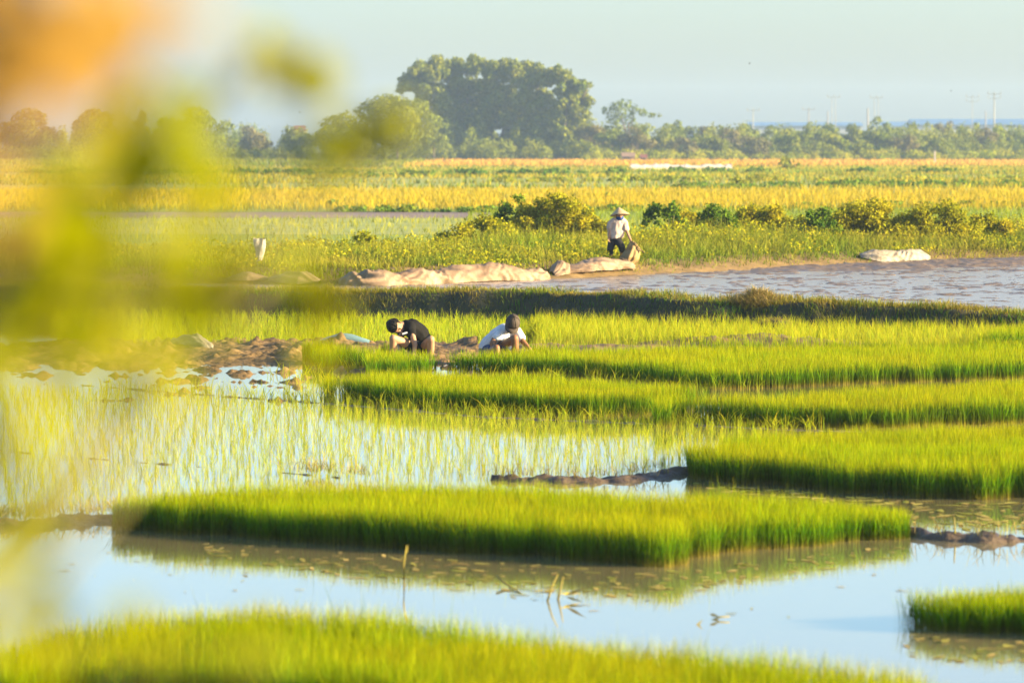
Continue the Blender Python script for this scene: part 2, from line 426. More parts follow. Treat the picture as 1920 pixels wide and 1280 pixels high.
def shrub(name, label, px, ytop, ybase, wpx, d, mat, n=12, leaf=.09, seed=1, group=None, dens=None, flat=1.0, z=None, cat='shrub', jitter=1.5, yellow=.4, depth=.7):
    top = J(px, ytop, d).z; bot = z if z is not None else J(px, ybase, d).z
    x = J(px, 0, d).x; wid = wpx * d / F / 2
    root = empty(name, (x, d, bot)); tag(root, label, cat, group)
    g = random.Random(seed); hgt = top - bot; L = []
    for i in range(n):
        a = g.uniform(-1, 1); c = g.uniform(.05, 1) * (1 - .55 * a * a)
        s = g.uniform(.24, .42) * (14 / max(n, 14)) ** .4
        rs = min(wid, hgt * 1.3) * s
        L.append((x + a * wid * .88, d + g.uniform(-depth, depth) * wid * .5, bot + c * hgt * .86, rs * 1.15, rs, rs * .95))
    foliage('foliage', L, dens or 8.0 / (leaf * leaf), leaf, mat, root, seed=seed, aspect=.8, jitter=jitter, hollow=.12, yellow=yellow)
    bm = bmesh.new()
    for l in L[:8]:
        e = Vector(l[:3]) + Vector((0, 0, l[5] * .6)); s0 = Vector((x + (l[0] - x) * .4, d + (l[1] - d) * .4, bot - .1))
        tube(bm, [(s0, .012 + hgt * .006), ((s0 + e) / 2 + Vector((0, 0, .05)), .009 + hgt * .003), (e, .005)], 5)
    link('stem', bm_mesh('stem', bm), STEM, root, True)
    return root

def hfield(name, x0, x1, y0, y1, res, zf, mat, mask=None, kind='structure', smooth=True):
    nx = max(2, int((x1 - x0) / res)); ny = max(2, int((y1 - y0) / res))
    X, Y = np.meshgrid(np.linspace(x0, x1, nx), np.linspace(y0, y1, ny))
    Z = zf(X, Y)
    V = np.stack([X.ravel(), Y.ravel(), Z.ravel()], 1)
    i = (np.arange(ny - 1)[:, None] * nx + np.arange(nx - 1)[None, :]).ravel()
    q = np.stack([i, i + 1, i + nx + 1, i + nx], 1)
    if mask is not None:
        k = mask(X, Y).ravel(); q = q[k[q].any(1)]
        used = np.unique(q); mp = np.zeros(len(V), int); mp[used] = np.arange(len(used)); V = V[used]; q = mp[q]
    o = link(name, mesh_np(name, V, [q]), mat, None, smooth)
    if kind: o['kind'] = kind
    return o

def line_y(P):
    """y along a polyline given as world (x, y) pairs sorted by x"""
    P = sorted(P); xs = np.array([p[0] for p in P]); ys = np.array([p[1] for p in P])
    return lambda x: np.interp(x, xs, ys)

def dist_poly(X, Y, P):
    D = np.full(X.shape, 1e9); S = np.zeros(X.shape); acc = 0
    for (ax, ay), (bx, by) in zip(P[:-1], P[1:]):
        L = math.hypot(bx - ax, by - ay)
        t = np.clip(((X - ax) * (bx - ax) + (Y - ay) * (by - ay)) / (L * L), 0, 1)
        d = np.hypot(X - ax - t * (bx - ax), Y - ay - t * (by - ay))
        k = d < D; D[k] = d[k]; S[k] = (acc + t * L)[k]; acc += L
    return D, S

def bund(name, pix, w, h, mat=None, res=.04, seed=0, rough=.5):
    P = [G(*p) for p in pix]
    A = np.array(P); lo = A.min(0) - w; hi = A.max(0) + w
    def zf(X, Y):
        D, S = dist_poly(X, Y, P)
        ww = w * (.75 + .6 * fbm(S * 1.3, S * 0, seed, 3)) * np.clip(np.minimum(S, (S.max() - S)) / .5 + .15, 0, 1)
        prof = np.clip(1 - (D / np.maximum(ww, .01)) ** 2, -.6, 1)
        return h * prof * (.6 + .8 * fbm(X * 3, Y * 3, seed + 3, 3)) + h * rough * (fbm(X * 6, Y * 6, seed + 7, 5) - .5) * 1.2 - .03
    o = hfield(name, lo[0], hi[0], lo[1], hi[1], res, zf, mat or MUD, mask=lambda X, Y: dist_poly(X, Y, P)[0] < w * 1.2)
    return o

# =================================================================== GROUND, WATER, FIELDS
def sheet(name, pts, z, mat, kind='structure'):
    bm = bmesh.new(); bm.faces.new([bm.verts.new((p[0], p[1], z)) for p in pts])
    bmesh.ops.recalc_face_normals(bm, faces=bm.faces)
    for f in bm.faces:
        if f.normal.z < 0: f.normal_flip()
    o = link(name, bm_mesh(name, bm), mat); o['kind'] = kind; return o

sheet('ground', [(-640, -15), (640, -15), (640, 2500), (-640, 2500)], -.35, GROUND)
sheet('water', [(-22, 12), (22, 12), (22, 84), (-22, 84)], 0.0, WATER)

# near bank between the seedling beds and the ploughed plot
B1 = [(-18, 82.5), (-7, 79.4), G(700, 550, .5), G(1000, 553, .5), G(1300, 566, .48), G(1500, 575, .42), G(1920, 592, .34), (16, 69.0)]
b1 = line_y(B1)
B1W = 2.2
def bank1(X, Y):
    f = b1(X) + (fbm(X * .8, X * 0 + 3, 4, 3) - .5) * .7
    hh = np.interp(X, [-12, 4, 7, 9.5], [.5, .5, .44, .34]) * (.78 + .44 * fbm(X * .7, Y * .7, 8, 3))
    up = np.clip((Y - f + .55) / .6, 0, 1); up = up * up * (3 - 2 * up)
    dn = np.clip((f + B1W - Y) / .7, 0, 1); dn = dn * dn * (3 - 2 * dn)
    return -.1 + (hh + .1) * np.minimum(up, dn) + .10 * (fbm(X * 4, Y * 4, 12, 3) - .5) * np.minimum(up, dn)
hfield('earth_bank', -17, 17, 66, 86, .12, bank1, BANKSOIL)

# ploughed wet plot beyond it
PZ = .16
B2 = [(-20, 96), G(430, 533, PZ), G(700, 536, PZ), G(1030, 523, PZ), G(1300, 511, PZ), G(1500, 501, PZ), G(1735, 494, PZ), G(1920, 490, PZ), (26, 112)]
b2 = line_y(B2)
sheet('water', [(x_, float(b1(np.array(x_))) + 1.3) for x_ in np.linspace(-20, 20, 21)] + [(26, 114), (-26, 114)], PZ, WATER2)
def mudplot(X, Y):
    back = b2(X)
    z = PZ - .012 + .035 * (fbm(X * .5, Y * .6, 21, 4) - .5) + .075 * (fbm(X * 2.6, Y * 2.2, 33, 4) - .52) + .07 * (fbm(X * 6.5, Y * 5, 37, 2) - .5)
    z = z + .10 * np.clip(1 - (back - Y) / 4.5, 0, 1) * np.interp(X, [-6, 5, 8, 12], [0, .0, .5, 1.1])
    z = z + .06 * np.clip(1 - (Y - b1(X) - B1W) / 3, 0, 1)
    return z
hfield('mud_field', -17, 19, 71.5, 113.5, .075, mudplot, PLOTMUD, mask=lambda X, Y: Y > b1(X) + 1.2)

# weedy back bank
def bank2(X, Y):
    f = b2(X) + (fbm(X * .6, X * 0 + 9, 4, 3) - .5) * .9
    up = np.clip((Y - f) / 2.2, 0, 1); up = up ** .7
    dn = np.clip((b2(X) + 17 - Y) / 4, 0, 1)
    return .02 + .36 * np.minimum(up, dn) + .1 * dn + .12 * (fbm(X * 1.1, Y * 1.1, 15, 4) - .5) * np.minimum(up * 2, 1)
hfield('earth_bank', -30, 30, 88, 132, .22, bank2, BACKSOIL, mask=lambda X, Y: Y > b2(X) - 1.0)

# far fields, one sheet after another
def strip(name, d0, d1, z, mat, x0=None, x1=None):
    k = .2
    return sheet(name, [(x0 if x0 is not None else -k * d0 - 12, d0), (x1 if x1 is not None else k * d0 + 12, d0), (x1 if x1 is not None else k * d1 + 12, d1), (x0 if x0 is not None else -k * d1 - 12, d1)], z, mat)
strip('field', 112, 140, .20, FIELDG)
strip('field', 140, 171, .204, FIELDP, None, -1)
strip('field', 140, 196, .208, FIELDG, -1, None)
strip('field', 171, 186, .196, FIELDM, None, 0)
strip('field', 186, 262, .212, FIELDG)
strip('field', 262, 540, .216, FIELDW)
strip('field', 540, 770, .22, FIELDW)
strip('field', 770, 1700, .224, GROUND)

# =================================================================== RICE BEDS
gb = G
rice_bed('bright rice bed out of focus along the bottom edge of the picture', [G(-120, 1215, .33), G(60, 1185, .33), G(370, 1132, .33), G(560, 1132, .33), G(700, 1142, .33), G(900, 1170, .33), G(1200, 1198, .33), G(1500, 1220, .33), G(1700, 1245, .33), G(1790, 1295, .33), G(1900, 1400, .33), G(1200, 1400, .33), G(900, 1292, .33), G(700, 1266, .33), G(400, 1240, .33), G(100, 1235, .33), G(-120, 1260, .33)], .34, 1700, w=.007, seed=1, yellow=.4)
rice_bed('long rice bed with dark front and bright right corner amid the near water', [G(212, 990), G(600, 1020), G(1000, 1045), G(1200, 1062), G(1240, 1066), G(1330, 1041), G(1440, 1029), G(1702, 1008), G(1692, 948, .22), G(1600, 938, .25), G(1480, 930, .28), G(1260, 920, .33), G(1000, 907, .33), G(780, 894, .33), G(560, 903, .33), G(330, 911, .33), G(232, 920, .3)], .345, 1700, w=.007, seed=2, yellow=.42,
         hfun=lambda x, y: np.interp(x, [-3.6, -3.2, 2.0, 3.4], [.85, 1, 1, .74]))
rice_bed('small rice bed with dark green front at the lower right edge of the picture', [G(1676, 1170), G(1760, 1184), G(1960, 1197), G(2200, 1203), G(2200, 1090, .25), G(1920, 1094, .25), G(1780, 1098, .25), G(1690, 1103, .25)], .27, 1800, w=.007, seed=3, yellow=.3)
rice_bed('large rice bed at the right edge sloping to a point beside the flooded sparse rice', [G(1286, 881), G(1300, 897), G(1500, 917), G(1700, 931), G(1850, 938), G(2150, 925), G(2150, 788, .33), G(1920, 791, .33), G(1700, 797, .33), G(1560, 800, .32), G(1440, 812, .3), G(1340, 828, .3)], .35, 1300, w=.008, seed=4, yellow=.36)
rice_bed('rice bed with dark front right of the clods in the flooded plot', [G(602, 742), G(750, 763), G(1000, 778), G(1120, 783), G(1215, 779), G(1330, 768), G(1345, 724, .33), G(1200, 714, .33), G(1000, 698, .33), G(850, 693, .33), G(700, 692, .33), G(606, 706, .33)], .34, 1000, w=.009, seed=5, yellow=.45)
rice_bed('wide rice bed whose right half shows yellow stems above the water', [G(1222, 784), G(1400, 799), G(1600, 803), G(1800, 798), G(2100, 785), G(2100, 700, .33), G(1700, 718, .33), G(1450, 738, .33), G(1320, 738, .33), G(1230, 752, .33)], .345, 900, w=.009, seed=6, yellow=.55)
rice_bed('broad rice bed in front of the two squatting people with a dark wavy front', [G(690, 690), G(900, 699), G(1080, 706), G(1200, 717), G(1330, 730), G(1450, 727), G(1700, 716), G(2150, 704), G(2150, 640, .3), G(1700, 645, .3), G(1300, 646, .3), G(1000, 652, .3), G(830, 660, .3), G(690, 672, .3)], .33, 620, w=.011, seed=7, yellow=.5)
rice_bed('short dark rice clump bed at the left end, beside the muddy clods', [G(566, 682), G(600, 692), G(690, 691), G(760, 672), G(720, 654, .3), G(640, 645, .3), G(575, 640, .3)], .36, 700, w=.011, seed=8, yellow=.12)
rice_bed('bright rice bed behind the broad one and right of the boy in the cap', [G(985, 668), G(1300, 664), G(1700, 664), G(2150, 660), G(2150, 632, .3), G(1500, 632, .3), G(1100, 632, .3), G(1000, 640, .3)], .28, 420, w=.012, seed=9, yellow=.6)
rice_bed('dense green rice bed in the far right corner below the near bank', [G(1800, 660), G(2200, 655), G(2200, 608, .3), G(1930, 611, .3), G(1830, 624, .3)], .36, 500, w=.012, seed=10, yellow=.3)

# transplanted sparse rice standing in the shallow water
def rows(P, sx, sy, jit, ang=0.0, seed=0):
    P = np.asarray(P); lo = P.min(0) - 1; hi = P.max(0) + 1
    g = np.random.default_rng(seed)
    a = np.arange(lo[0] - 4, hi[0] + 4, sx); b = np.arange(lo[1] - 4, hi[1] + 4, sy)
    X, Y = np.meshgrid(a, b); X = X.ravel(); Y = Y.ravel()
    cx, cy = (lo + hi) / 2; c, s = math.cos(ang), math.sin(ang)
    X, Y = cx + (X - cx) * c - (Y - cy) * s, cy + (X - cx) * s + (Y - cy) * c
    X = X + g.normal(0, jit, len(X)); Y = Y + g.normal(0, jit, len(X))
    k = in_poly(X, Y, P) & (np.abs(X) < .1335 * Y + 1.5)
    return X[k], Y[k]
x, y = rows([G(-120, 1000), G(60, 965), G(240, 950), G(380, 935), G(620, 908), G(900, 902), G(1280, 884), G(1300, 868), G(1440, 818), G(1460, 806), G(1220, 792), G(1000, 784), G(650, 756), G(300, 733), G(-120, 725)], .175, .17, .04, .15, 3)
keep = np.random.default_rng(2).random(len(x)) < np.clip(.78 + fbm(x * .5, y * .5, 44, 3) * .4, 0, 1)
x, y = x[keep], y[keep]
tag(clumps('sparse_rice', x, y, -.03, .25, 5, .0054, .012, .28, SPARSE, .38), 'sparse yellow green rice plants standing in bright shallow water', 'rice')
x, y = rows([G(310, 655), G(560, 652), G(700, 645), G(900, 640), G(1180, 625), G(1180, 592), G(900, 584), G(500, 578), G(100, 580), G(100, 640)], .22, .24, .05, .1, 4)
tag(clumps('sparse_rice', x, y, -.03, .30, 7, .011, .03, .3, SPARSE, .25), 'rows of thin rice between the bank and the two squatting people', 'rice')
x, y = rows([G(1000, 645), G(1500, 650), G(1830, 658), G(2100, 655), G(2100, 622), G(1700, 615), G(1300, 608), G(1000, 606)], .17, .18, .05, .1, 5)
tag(clumps('sparse_rice', x, y, -.03, .40, 8, .010, .03, .3, SPARSE, .45), 'taller thin rice at the foot of the near bank on the right', 'rice')
# stray tufts along the waterline between the beds
def along(pix, n, jit):
    P = np.array([G(*p) for p in pix]); s = np.linspace(0, len(P) - 1, n); s = np.clip(s + rng.normal(0, .25, n), 0, len(P) - 1)
    return np.interp(s, np.arange(len(P)), P[:, 0]) + rng.normal(0, jit, n), np.interp(s, np.arange(len(P)), P[:, 1]) + rng.normal(0, jit, n)
xs, ys = zip(along([(880, 704), (1080, 712), (1200, 722), (1350, 733)], 70, .25), along([(200, 728), (430, 740), (650, 755), (900, 778), (1220, 792), (1500, 808)], 260, .14), along([(560, 700), (600, 735)], 30, .25), along([(560, 660), (700, 700), (690, 692)], 40, .25))
x = np.concatenate(xs); y = np.concatenate(ys)
tag(clumps('stray_rice', x, y, -.02, .33, 5, .010, .03, .6, SPARSE, .4), 'stray tall rice tufts along the edges of the beds', 'rice')

# =================================================================== MUD: clods, bunds, shore
def clods(X, Y):
    base = np.interp(Y, [51.5, 54, 58, 61, 63, 65.5, 67.5, 69], [-.13, -.085, -.065, -.025, .08, .10, -.03, -.2])
    base = base - .20 * np.clip((X + 3.1) / 1.5, 0, 1) * (Y < 58) - .07 * np.clip((-7.2 - X) / 2, 0, 1)
    n = fbm(X * 1.7, Y * 1.7, 51, 4); n2 = fbm(X * 5, Y * 5, 61, 3)
    lump = np.clip(n2 - .50, 0, 1) * 2
    return base + .17 * (n - .48) + .34 * lump * np.clip(n - .25, 0, 1) + .06 * (fbm(X * 11, Y * 11, 65, 2) - .5)
hfield('mud_patch', -8.8, -.6, 51.2, 68.5, .045, clods, DRYMUD)
def shelf(X, Y):
    return np.interp(Y, [60, 61.2, 63.5, 66.5, 68], [-.12, .02, .05, .02, -.15]) * np.clip((3.0 - X) / 1.5, -1, 1) + .14 * (fbm(X * 3, Y * 3, 71, 4) - .48)
hfield('mud_patch', -.62, 3.2, 60.0, 68.2, .06, shelf, DRYMUD)
def mound(X, Y):
    D = np.hypot((X - 4.3) / 2.6, (Y - 67.5) / 1.4)
    return -.08 + .22 * np.exp(-D * D * 1.6) * (.5 + fbm(X * 4, Y * 4, 81, 4))
hfield('mud_patch', 1.2, 7.5, 65.2, 70, .06, mound, DRYMUD)
bund('mud_ridge', [(-60, 836), (30, 848), (250, 866), (420, 878), (520, 885), (640, 896)], .05, .035, res=.03, seed=1, rough=1.2)
bund('mud_ridge', [(925, 900), (1000, 902), (1100, 905), (1200, 897), (1290, 884)], .22, .075, res=.025, seed=2, rough=1.6)
bund('mud_ridge', [(1690, 1000), (1760, 1008), (1850, 1014), (1980, 1012)], .24, .09, res=.025, seed=3, rough=1.2)
bund('mud_ridge', [(-60, 988), (60, 985), (140, 978), (240, 974)], .30, .10, res=.025, seed=4, rough=1.4)
bund('mud_ridge', [(150, 722), (300, 734), (430, 744), (620, 757), (900, 781), (1100, 790), (1300, 797), (1480, 806), (1640, 810)], .10, .04, seed=5, rough=1.0)
x, y = map(np.concatenate, zip(along([(-40, 978), (60, 976), (240, 965)], 90, .18), along([(930, 900), (1000, 902), (1100, 905), (1200, 897), (1285, 886)], 46, .10), along([(1700, 1002), (1760, 1008), (1850, 1014), (1940, 1012)], 20, .10), along([(560, 889), (660, 897)], 26, .12)))
tag(clumps('bank_grass', x, y, .05, .22, 5, .009, .04, .8, DRY, .5), 'withered grass sprouting on the low mud ridges between the plots', 'grass')

# floating weed, scum and cut leaves on the open water
def floaters(P, n, smin, smax, seed):
    x, y = scatter(P, 30, 0, 1.0, seed); k = rng.permutation(len(x))[:n]; x = x[k]; y = y[k]; n = len(x)
    s = rng.uniform(smin, smax, n); a = rng.uniform(0, np.pi, n); el = rng.uniform(1.2, 5, n); m = 8
    ang = np.linspace(0, 2 * np.pi, m, endpoint=False)
    ex = np.cos(ang)[None] * s[:, None] * np.sqrt(el)[:, None]; ey = np.sin(ang)[None] * s[:, None] / np.sqrt(el)[:, None]
    X = x[:, None] + ex * np.cos(a)[:, None] - ey * np.sin(a)[:, None]; Y = y[:, None] + ex * np.sin(a)[:, None] + ey * np.cos(a)[:, None]
    Z = .004 + .004 * rng.random((n, m)) + .015 * (rng.random(n) < .08)[:, None] * rng.random((n, m))
    return np.stack([X, Y, Z], 2).reshape(-1, 3), np.arange(n * m).reshape(n, m), n, m
VV = []; FF = []; off = 0; Rr = []
for P, n, s0, s1, sd in (([G(380, 1010), G(700, 1040), G(1230, 1075), G(1700, 1020), G(1690, 1050), G(1300, 1110), G(1000, 1125), G(600, 1075), G(380, 1040)], 230, .015, .055, 91),
                         ([G(0, 1010), G(400, 1030), G(900, 1090), G(1900, 1040), G(1900, 1080), G(1600, 1180), G(900, 1130), G(0, 1110)], 45, .008, .03, 92),
                         ([G(1300, 905), G(1700, 938), G(2000, 945), G(2000, 1000), G(1720, 990), G(1660, 955), G(1300, 915)], 170, .02, .075, 93),
                         ([G(1680, 1190), G(2000, 1205), G(2000, 1245), G(1700, 1240)], 40, .015, .05, 94)):
    v, f, n, m = floaters(P, n, s0, s1, sd); VV.append(v); FF.append(f + off); off += len(v); Rr.append(np.repeat(rng.random(n), m))
VV = np.concatenate(VV); Rr = np.concatenate(Rr)
tag(link('floating_weed', mesh_np('floating_weed', VV, [np.concatenate(FF)], {'t': rng.random(len(VV)), 'r': Rr, 'v': rng.random(len(VV))}), FLOAT),
    'floating leaves and scum scattered on the dark water', 'water weed', kind='stuff')

def stalk(label, pts, rad=.008, extra=()):
    root = empty('cut_stalk', (pts[0].x, pts[0].y, 0)); tag(root, label, 'stalk', 'broken stalks in the near water')
    bm = bmesh.new(); n = len(pts)
    tube(bm, [(p, rad * (1.3 - .8 * i / (n - 1))) for i, p in enumerate(pts)], 6)
    link('stem', bm_mesh('stem', bm), STALK_M, root, True)
    for e in extra:
        bm = bmesh.new(); a, b = e; u = (b - a); s = u.cross(Vector((0, 1, .3))).normalized() * .012
        m1 = a + u * .35; vs = [bm.verts.new(q) for q in (a, m1 + s, b, m1 - s)]
        bm.faces.new(vs); me = bm_mesh('leaf', bm)
        link('leaf', me, STALK_M, root)
    return root
STALK_M = pbr('stalk_plain', [(.3, (.20, .15, .03)), (.7, (.26, .22, .02))], 14, .7)
def JZ(px, py, d): return J(px, py, d)
d1 = G(758, 1096)[1]
stalk('single upright yellow stalk in the water before the long bed', [J(758, 1100, d1), J(757, 1060, d1), J(762, 1022, d1)], .008, [(J(760, 1040, d1), J(766, 1020, d1))])
d1 = G(1035, 1126)[1]
stalk('leaning pale stalk, left one of the bent pair right of the single upright stalk', [J(1026, 1128, d1), J(1034, 1100, d1), J(1046, 1076, d1)], .008)
stalk('bent stalk with splayed leaves, right one of the pair in the near water', [J(1046, 1124, d1 + .1), J(1052, 1098, d1 + .1), J(1056, 1080, d1 + .1)], .008,
      [(J(1060, 1116, d1), J(1100, 1100, d1 - .1)), (J(1060, 1118, d1), J(1095, 1128, d1 - .2)), (J(1050, 1112, d1), J(1090, 1112, d1 + .2))])
stalk('thin green stalk lying slanted on the water left of the bent pair', [J(932, 1080, G(940, 1096)[1]), J(950, 1095, G(940, 1100)[1]), J(978, 1112, G(978, 1112)[1])], .009)
d1 = G(1790, 1012)[1]
stalk('thin stalk sticking up from the mud ridge at right', [J(1791, 1012, d1), J(1790, 990, d1), J(1789, 968, d1)], .009)
d1 = G(1345, 1190)[1]
stalk('flattened green blades on the open water left of the small bed', [J(1334, 1163, d1 + .9), J(1350, 1156, d1 + .9), J(1368, 1155, d1 + .9)], .008, [(J(1330, 1150, d1 + .9), J(1350, 1156, d1 + .9)), (J(1300, 1180, d1 + .6), J(1318, 1160, d1 + .6))])

# =================================================================== BANK VEGETATION
def on_bank(fun, x0, x1, ya, yb, n, seed):
    g = np.random.default_rng(seed)
    x = g.uniform(x0, x1, n); y = ya(x) + (yb(x) - ya(x)) * g.random(n)
    k = np.abs(x) < .1335 * y + 1.5; x = x[k]; y = y[k]
    return x, y, fun(x, y)
x, y, z = on_bank(bank1, -12, 12, lambda x: b1(x) - .55, lambda x: b1(x) + B1W - .2, 34000, 1)
f = (y - b1(x))
k = (rng.random(len(x)) < np.where(f < -.30, .8, 1))
x, y, z, f = x[k], y[k], z[k], f[k]
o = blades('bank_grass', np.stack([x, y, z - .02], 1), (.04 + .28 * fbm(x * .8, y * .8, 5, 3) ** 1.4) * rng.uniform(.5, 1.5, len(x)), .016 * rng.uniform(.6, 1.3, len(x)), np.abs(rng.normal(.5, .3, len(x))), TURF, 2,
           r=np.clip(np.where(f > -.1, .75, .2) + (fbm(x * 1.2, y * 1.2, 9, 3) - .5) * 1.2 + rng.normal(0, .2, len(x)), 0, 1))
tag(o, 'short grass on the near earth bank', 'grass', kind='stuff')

# hummock of dry grass on the near bank
def tuft(label, px, py, d, w, h, n, mat=DRY, name='dry_grass_tuft', seed=0, mound=True):
    c = J(px, py, d); root = empty(name, c); tag(root, label, 'grass tuft')
    g = np.random.default_rng(seed); a = g.uniform(0, 2 * np.pi, n); rr = np.sqrt(g.random(n)) * w
    x = c.x + np.cos(a) * rr; y = c.y + np.sin(a) * rr * .6; zz = c.z - .05 + .55 * h * np.exp(-(rr / w) ** 2 * 2)
    blades('blades', np.stack([x, y, zz], 1), h * g.uniform(.35, .75, n), np.full(n, .014), np.abs(g.normal(.9, .4, n)), mat, 3, r=g.random(n) * .8, parent=root)
    if not mound: return root
    bm = bmesh.new(); ell(bm, (c.x, c.y, c.z - .02), (w * .85, w * .55, h * .5), None, 3)
    for v in bm.verts: v.co += v.normal * .06 * mnoise.noise(v.co * 5)
    link('root_mound', bm_mesh('root_mound', bm), BANKSOIL, root, True)
    return root
dt = float(b1(np.array(J(1420, 570, 74).x)))
tuft('large round tussock of dry grass on the crest of the near bank', 1420, 577, dt + .35, .52, .46, 2600, seed=3)
tuft('small brown dead tussock at the foot of the near bank below the large one', 1455, 606, dt - 1.3, .3, .18, 500, seed=4)
tuft('small upright rice tussock between the boy in the cap and the near bank', 1004, 634, 69.0, .14, .42, 260, SPARSE, 'rice_tussock', seed=5, mound=False)

# weeds over the back bank (mass of grass) - taller on the crest
def back_h(x, y):
    f = y - b2(x)
    crest = np.exp(-((f - 8.5) / 4.5) ** 2)
    return np.clip(.10 + .22 * np.clip(f / 3, 0, 1) + crest * np.interp(x, [-14, -5, -2, 0, 2, 4, 6, 14], [.05, .08, .28, .42, .40, .32, .44, .42]), .08, 1.0) * (.55 + .9 * fbm(x * .6, y * .6, 63, 3))
x, y, z = on_bank(bank2, -19, 19, lambda x: b2(x) + .15, lambda x: b2(x) + 14, 76000, 7)
f = y - b2(x); k = rng.random(len(x)) < np.clip((f - .05) / 1.0, .12, 1); x, y, z = x[k], y[k], z[k]
n = len(x)
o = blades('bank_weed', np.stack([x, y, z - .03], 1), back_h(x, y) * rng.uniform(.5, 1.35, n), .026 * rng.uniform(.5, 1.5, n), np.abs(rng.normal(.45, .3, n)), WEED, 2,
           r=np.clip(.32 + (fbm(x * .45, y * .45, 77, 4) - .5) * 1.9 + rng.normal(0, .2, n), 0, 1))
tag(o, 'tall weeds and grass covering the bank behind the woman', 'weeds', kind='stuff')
# small broad leaves among the weeds, as on creeping plants
x, y, z = on_bank(bank2, -19, 19, lambda x: b2(x) + 1.2, lambda x: b2(x) + 13, 44000, 8)
k = fbm(x * .7, y * .7, 99, 3) > .52; x, y, z = x[k], y[k], z[k]; n = len(x)
V, q = cards(np.stack([x, y, z + back_h(x, y) * rng.uniform(.3, 1.15, n)], 1), np.tile([.3, -.3, .7], (n, 1)), .075, .8, 1.3)
tag(link('bank_weed', mesh_np('bank_weed', V, [q], {'t': np.tile([0, .3, .7, 1, .7, .3], n), 'r': np.repeat(rng.random(n), 6), 'v': np.repeat(rng.random(n), 6)}), LEAFG), 'broad leaved creepers among the weeds of the back bank', 'weeds', kind='stuff')

SG = 'shrubs on the weedy bank'
shrub('shrub', 'tall dark green bush left of the woman, highest on the bank', 972, 352, 470, 105, 113, LEAFD, 40, .10, 1, SG, z=.4, yellow=.3)
shrub('shrub', 'wide yellow green bush between the tall dark bush and the woman', 1040, 362, 478, 200, 112, LEAFG, 80, .09, 2, SG, z=.4, yellow=.75)
shrub('shrub', 'low spreading bush left of the tall dark bush', 895, 402, 476, 160, 108, LEAFG, 40, .09, 3, SG, z=.35, yellow=.5)
shrub('shrub', 'yellowish thin bush just left of the woman', 1112, 382, 480, 100, 111, LEAFG, 34, .08, 4, SG, z=.4, yellow=.7)
shrub('shrub', 'dark leafy bush just right of the woman', 1245, 364, 462, 100, 112, LEAFD, 36, .10, 5, SG, z=.4, yellow=.3)
shrub('shrub', 'round dark bush, second to the right of the woman', 1345, 372, 470, 100, 111, LEAFD, 36, .09, 6, SG, z=.4, yellow=.4)
shrub('shrub', 'dark reed bush left of the pale sack heap', 1535, 380, 462, 90, 112, LEAFD, 30, .10, 7, SG, z=.4, yellow=.3)
shrub('shrub', 'wide olive bush above the pale sack heap', 1630, 374, 462, 210, 113, LEAFG, 70, .09, 8, SG, z=.4, yellow=.7)
shrub('shrub', 'olive bush with darker middle right of the sack heap', 1765, 376, 462, 180, 113, LEAFG, 60, .09, 9, SG, z=.4, yellow=.6)
shrub('shrub', 'low yellow green bush between the wide right hand bush and the brown one', 1850, 392, 462, 110, 114, LEAFG, 44, .09, 15, SG, z=.4, yellow=.75)
shrub('shrub', 'round brown bush cut by the right edge of the picture', 1910, 412, 452, 62, 118, TREE_B, 10, .10, 10, SG, z=.4, yellow=.6)
shrub('shrub', 'pale yellow bush between the two dark bushes right of the woman', 1295, 374, 466, 120, 114, LEAFG, 44, .09, 13, SG, z=.4, yellow=.8)
shrub('shrub', 'yellow green bush between the round dark bush and the dark reed bush', 1435, 374, 466, 190, 114, LEAFG, 80, .09, 14, SG, z=.4, yellow=.7)
shrub('shrub', 'green bush above the left end of the long tarpaulin roll', 685, 430, 490, 100, 105, LEAFG, 12, .09, 11, SG, z=.35, yellow=.3)
shrub('shrub', 'low yellow bush left of the long roll near the white flag', 590, 440, 492, 120, 104, LEAFG, 12, .09, 12, SG, z=.35, yellow=.6)
# broad-leaf plants (taro-like) near the dark bushes
# =================================================================== FAR FIELDS VEGETATION
def field_blades(name, label, d0, d1, n, h, w, mat, x0=None, x1=None, z=.2, lean=.3, patch=0, thr=0, seed=0, yellow=.5):
    g = np.random.default_rng(seed)
    y = np.sqrt(g.uniform(d0 * d0, d1 * d1, n)); k = .145 * y + 3
    x = g.uniform(-1, 1, n) * k
    if x0 is not None: y = y[x > x0]; x = x[x > x0]
    if x1 is not None: y = y[x < x1]; x = x[x < x1]
    if patch: kk = fbm(x * patch * .35, y * patch, seed + 2, 4) > thr; x, y = x[kk], y[kk]
    n = len(x)
    o = blades(name, np.stack([x, y, np.full(n, z)], 1), h * g.uniform(.6, 1.2, n), w * g.uniform(.6, 1.4, n), np.abs(g.normal(lean, lean * .5, n)), mat, 2,
               r=np.clip(yellow + (fbm(x * .06, y * .2, seed, 3) - .5) * 1.6 + g.normal(0, .2, n), 0, 1))
    return tag(o, label, 'rice', kind='stuff')
field_blades('young_rice', 'pale young rice in the field behind the left part of the bank', 128, 171, 9000, .25, .03, MEADOW, None, 0, seed=1, yellow=.7)
field_blades('young_rice', 'bright young rice behind the bank on the right', 126, 190, 22000, .32, .035, MEADOW, -2, None, seed=2, yellow=.3)
field_blades('golden_rice', 'golden rice standing beyond the young rice', 187, 262, 34000, .52, .05, GOLD, seed=3)
field_blades('golden_rice', 'ripe orange rice in front of the trees', 540, 760, 26000, .7, .20, ORANGE, -16, None, seed=4)
field_blades('field_weed', 'yellow green weeds in the far fields', 262, 540, 30000, .5, .11, GOLD, patch=.05, thr=.45, seed=5, yellow=.2)
field_blades('field_weed', 'green weeds in the far fields', 268, 560, 30000, .55, .13, WEED, patch=.05, thr=.52, seed=6, yellow=.1)
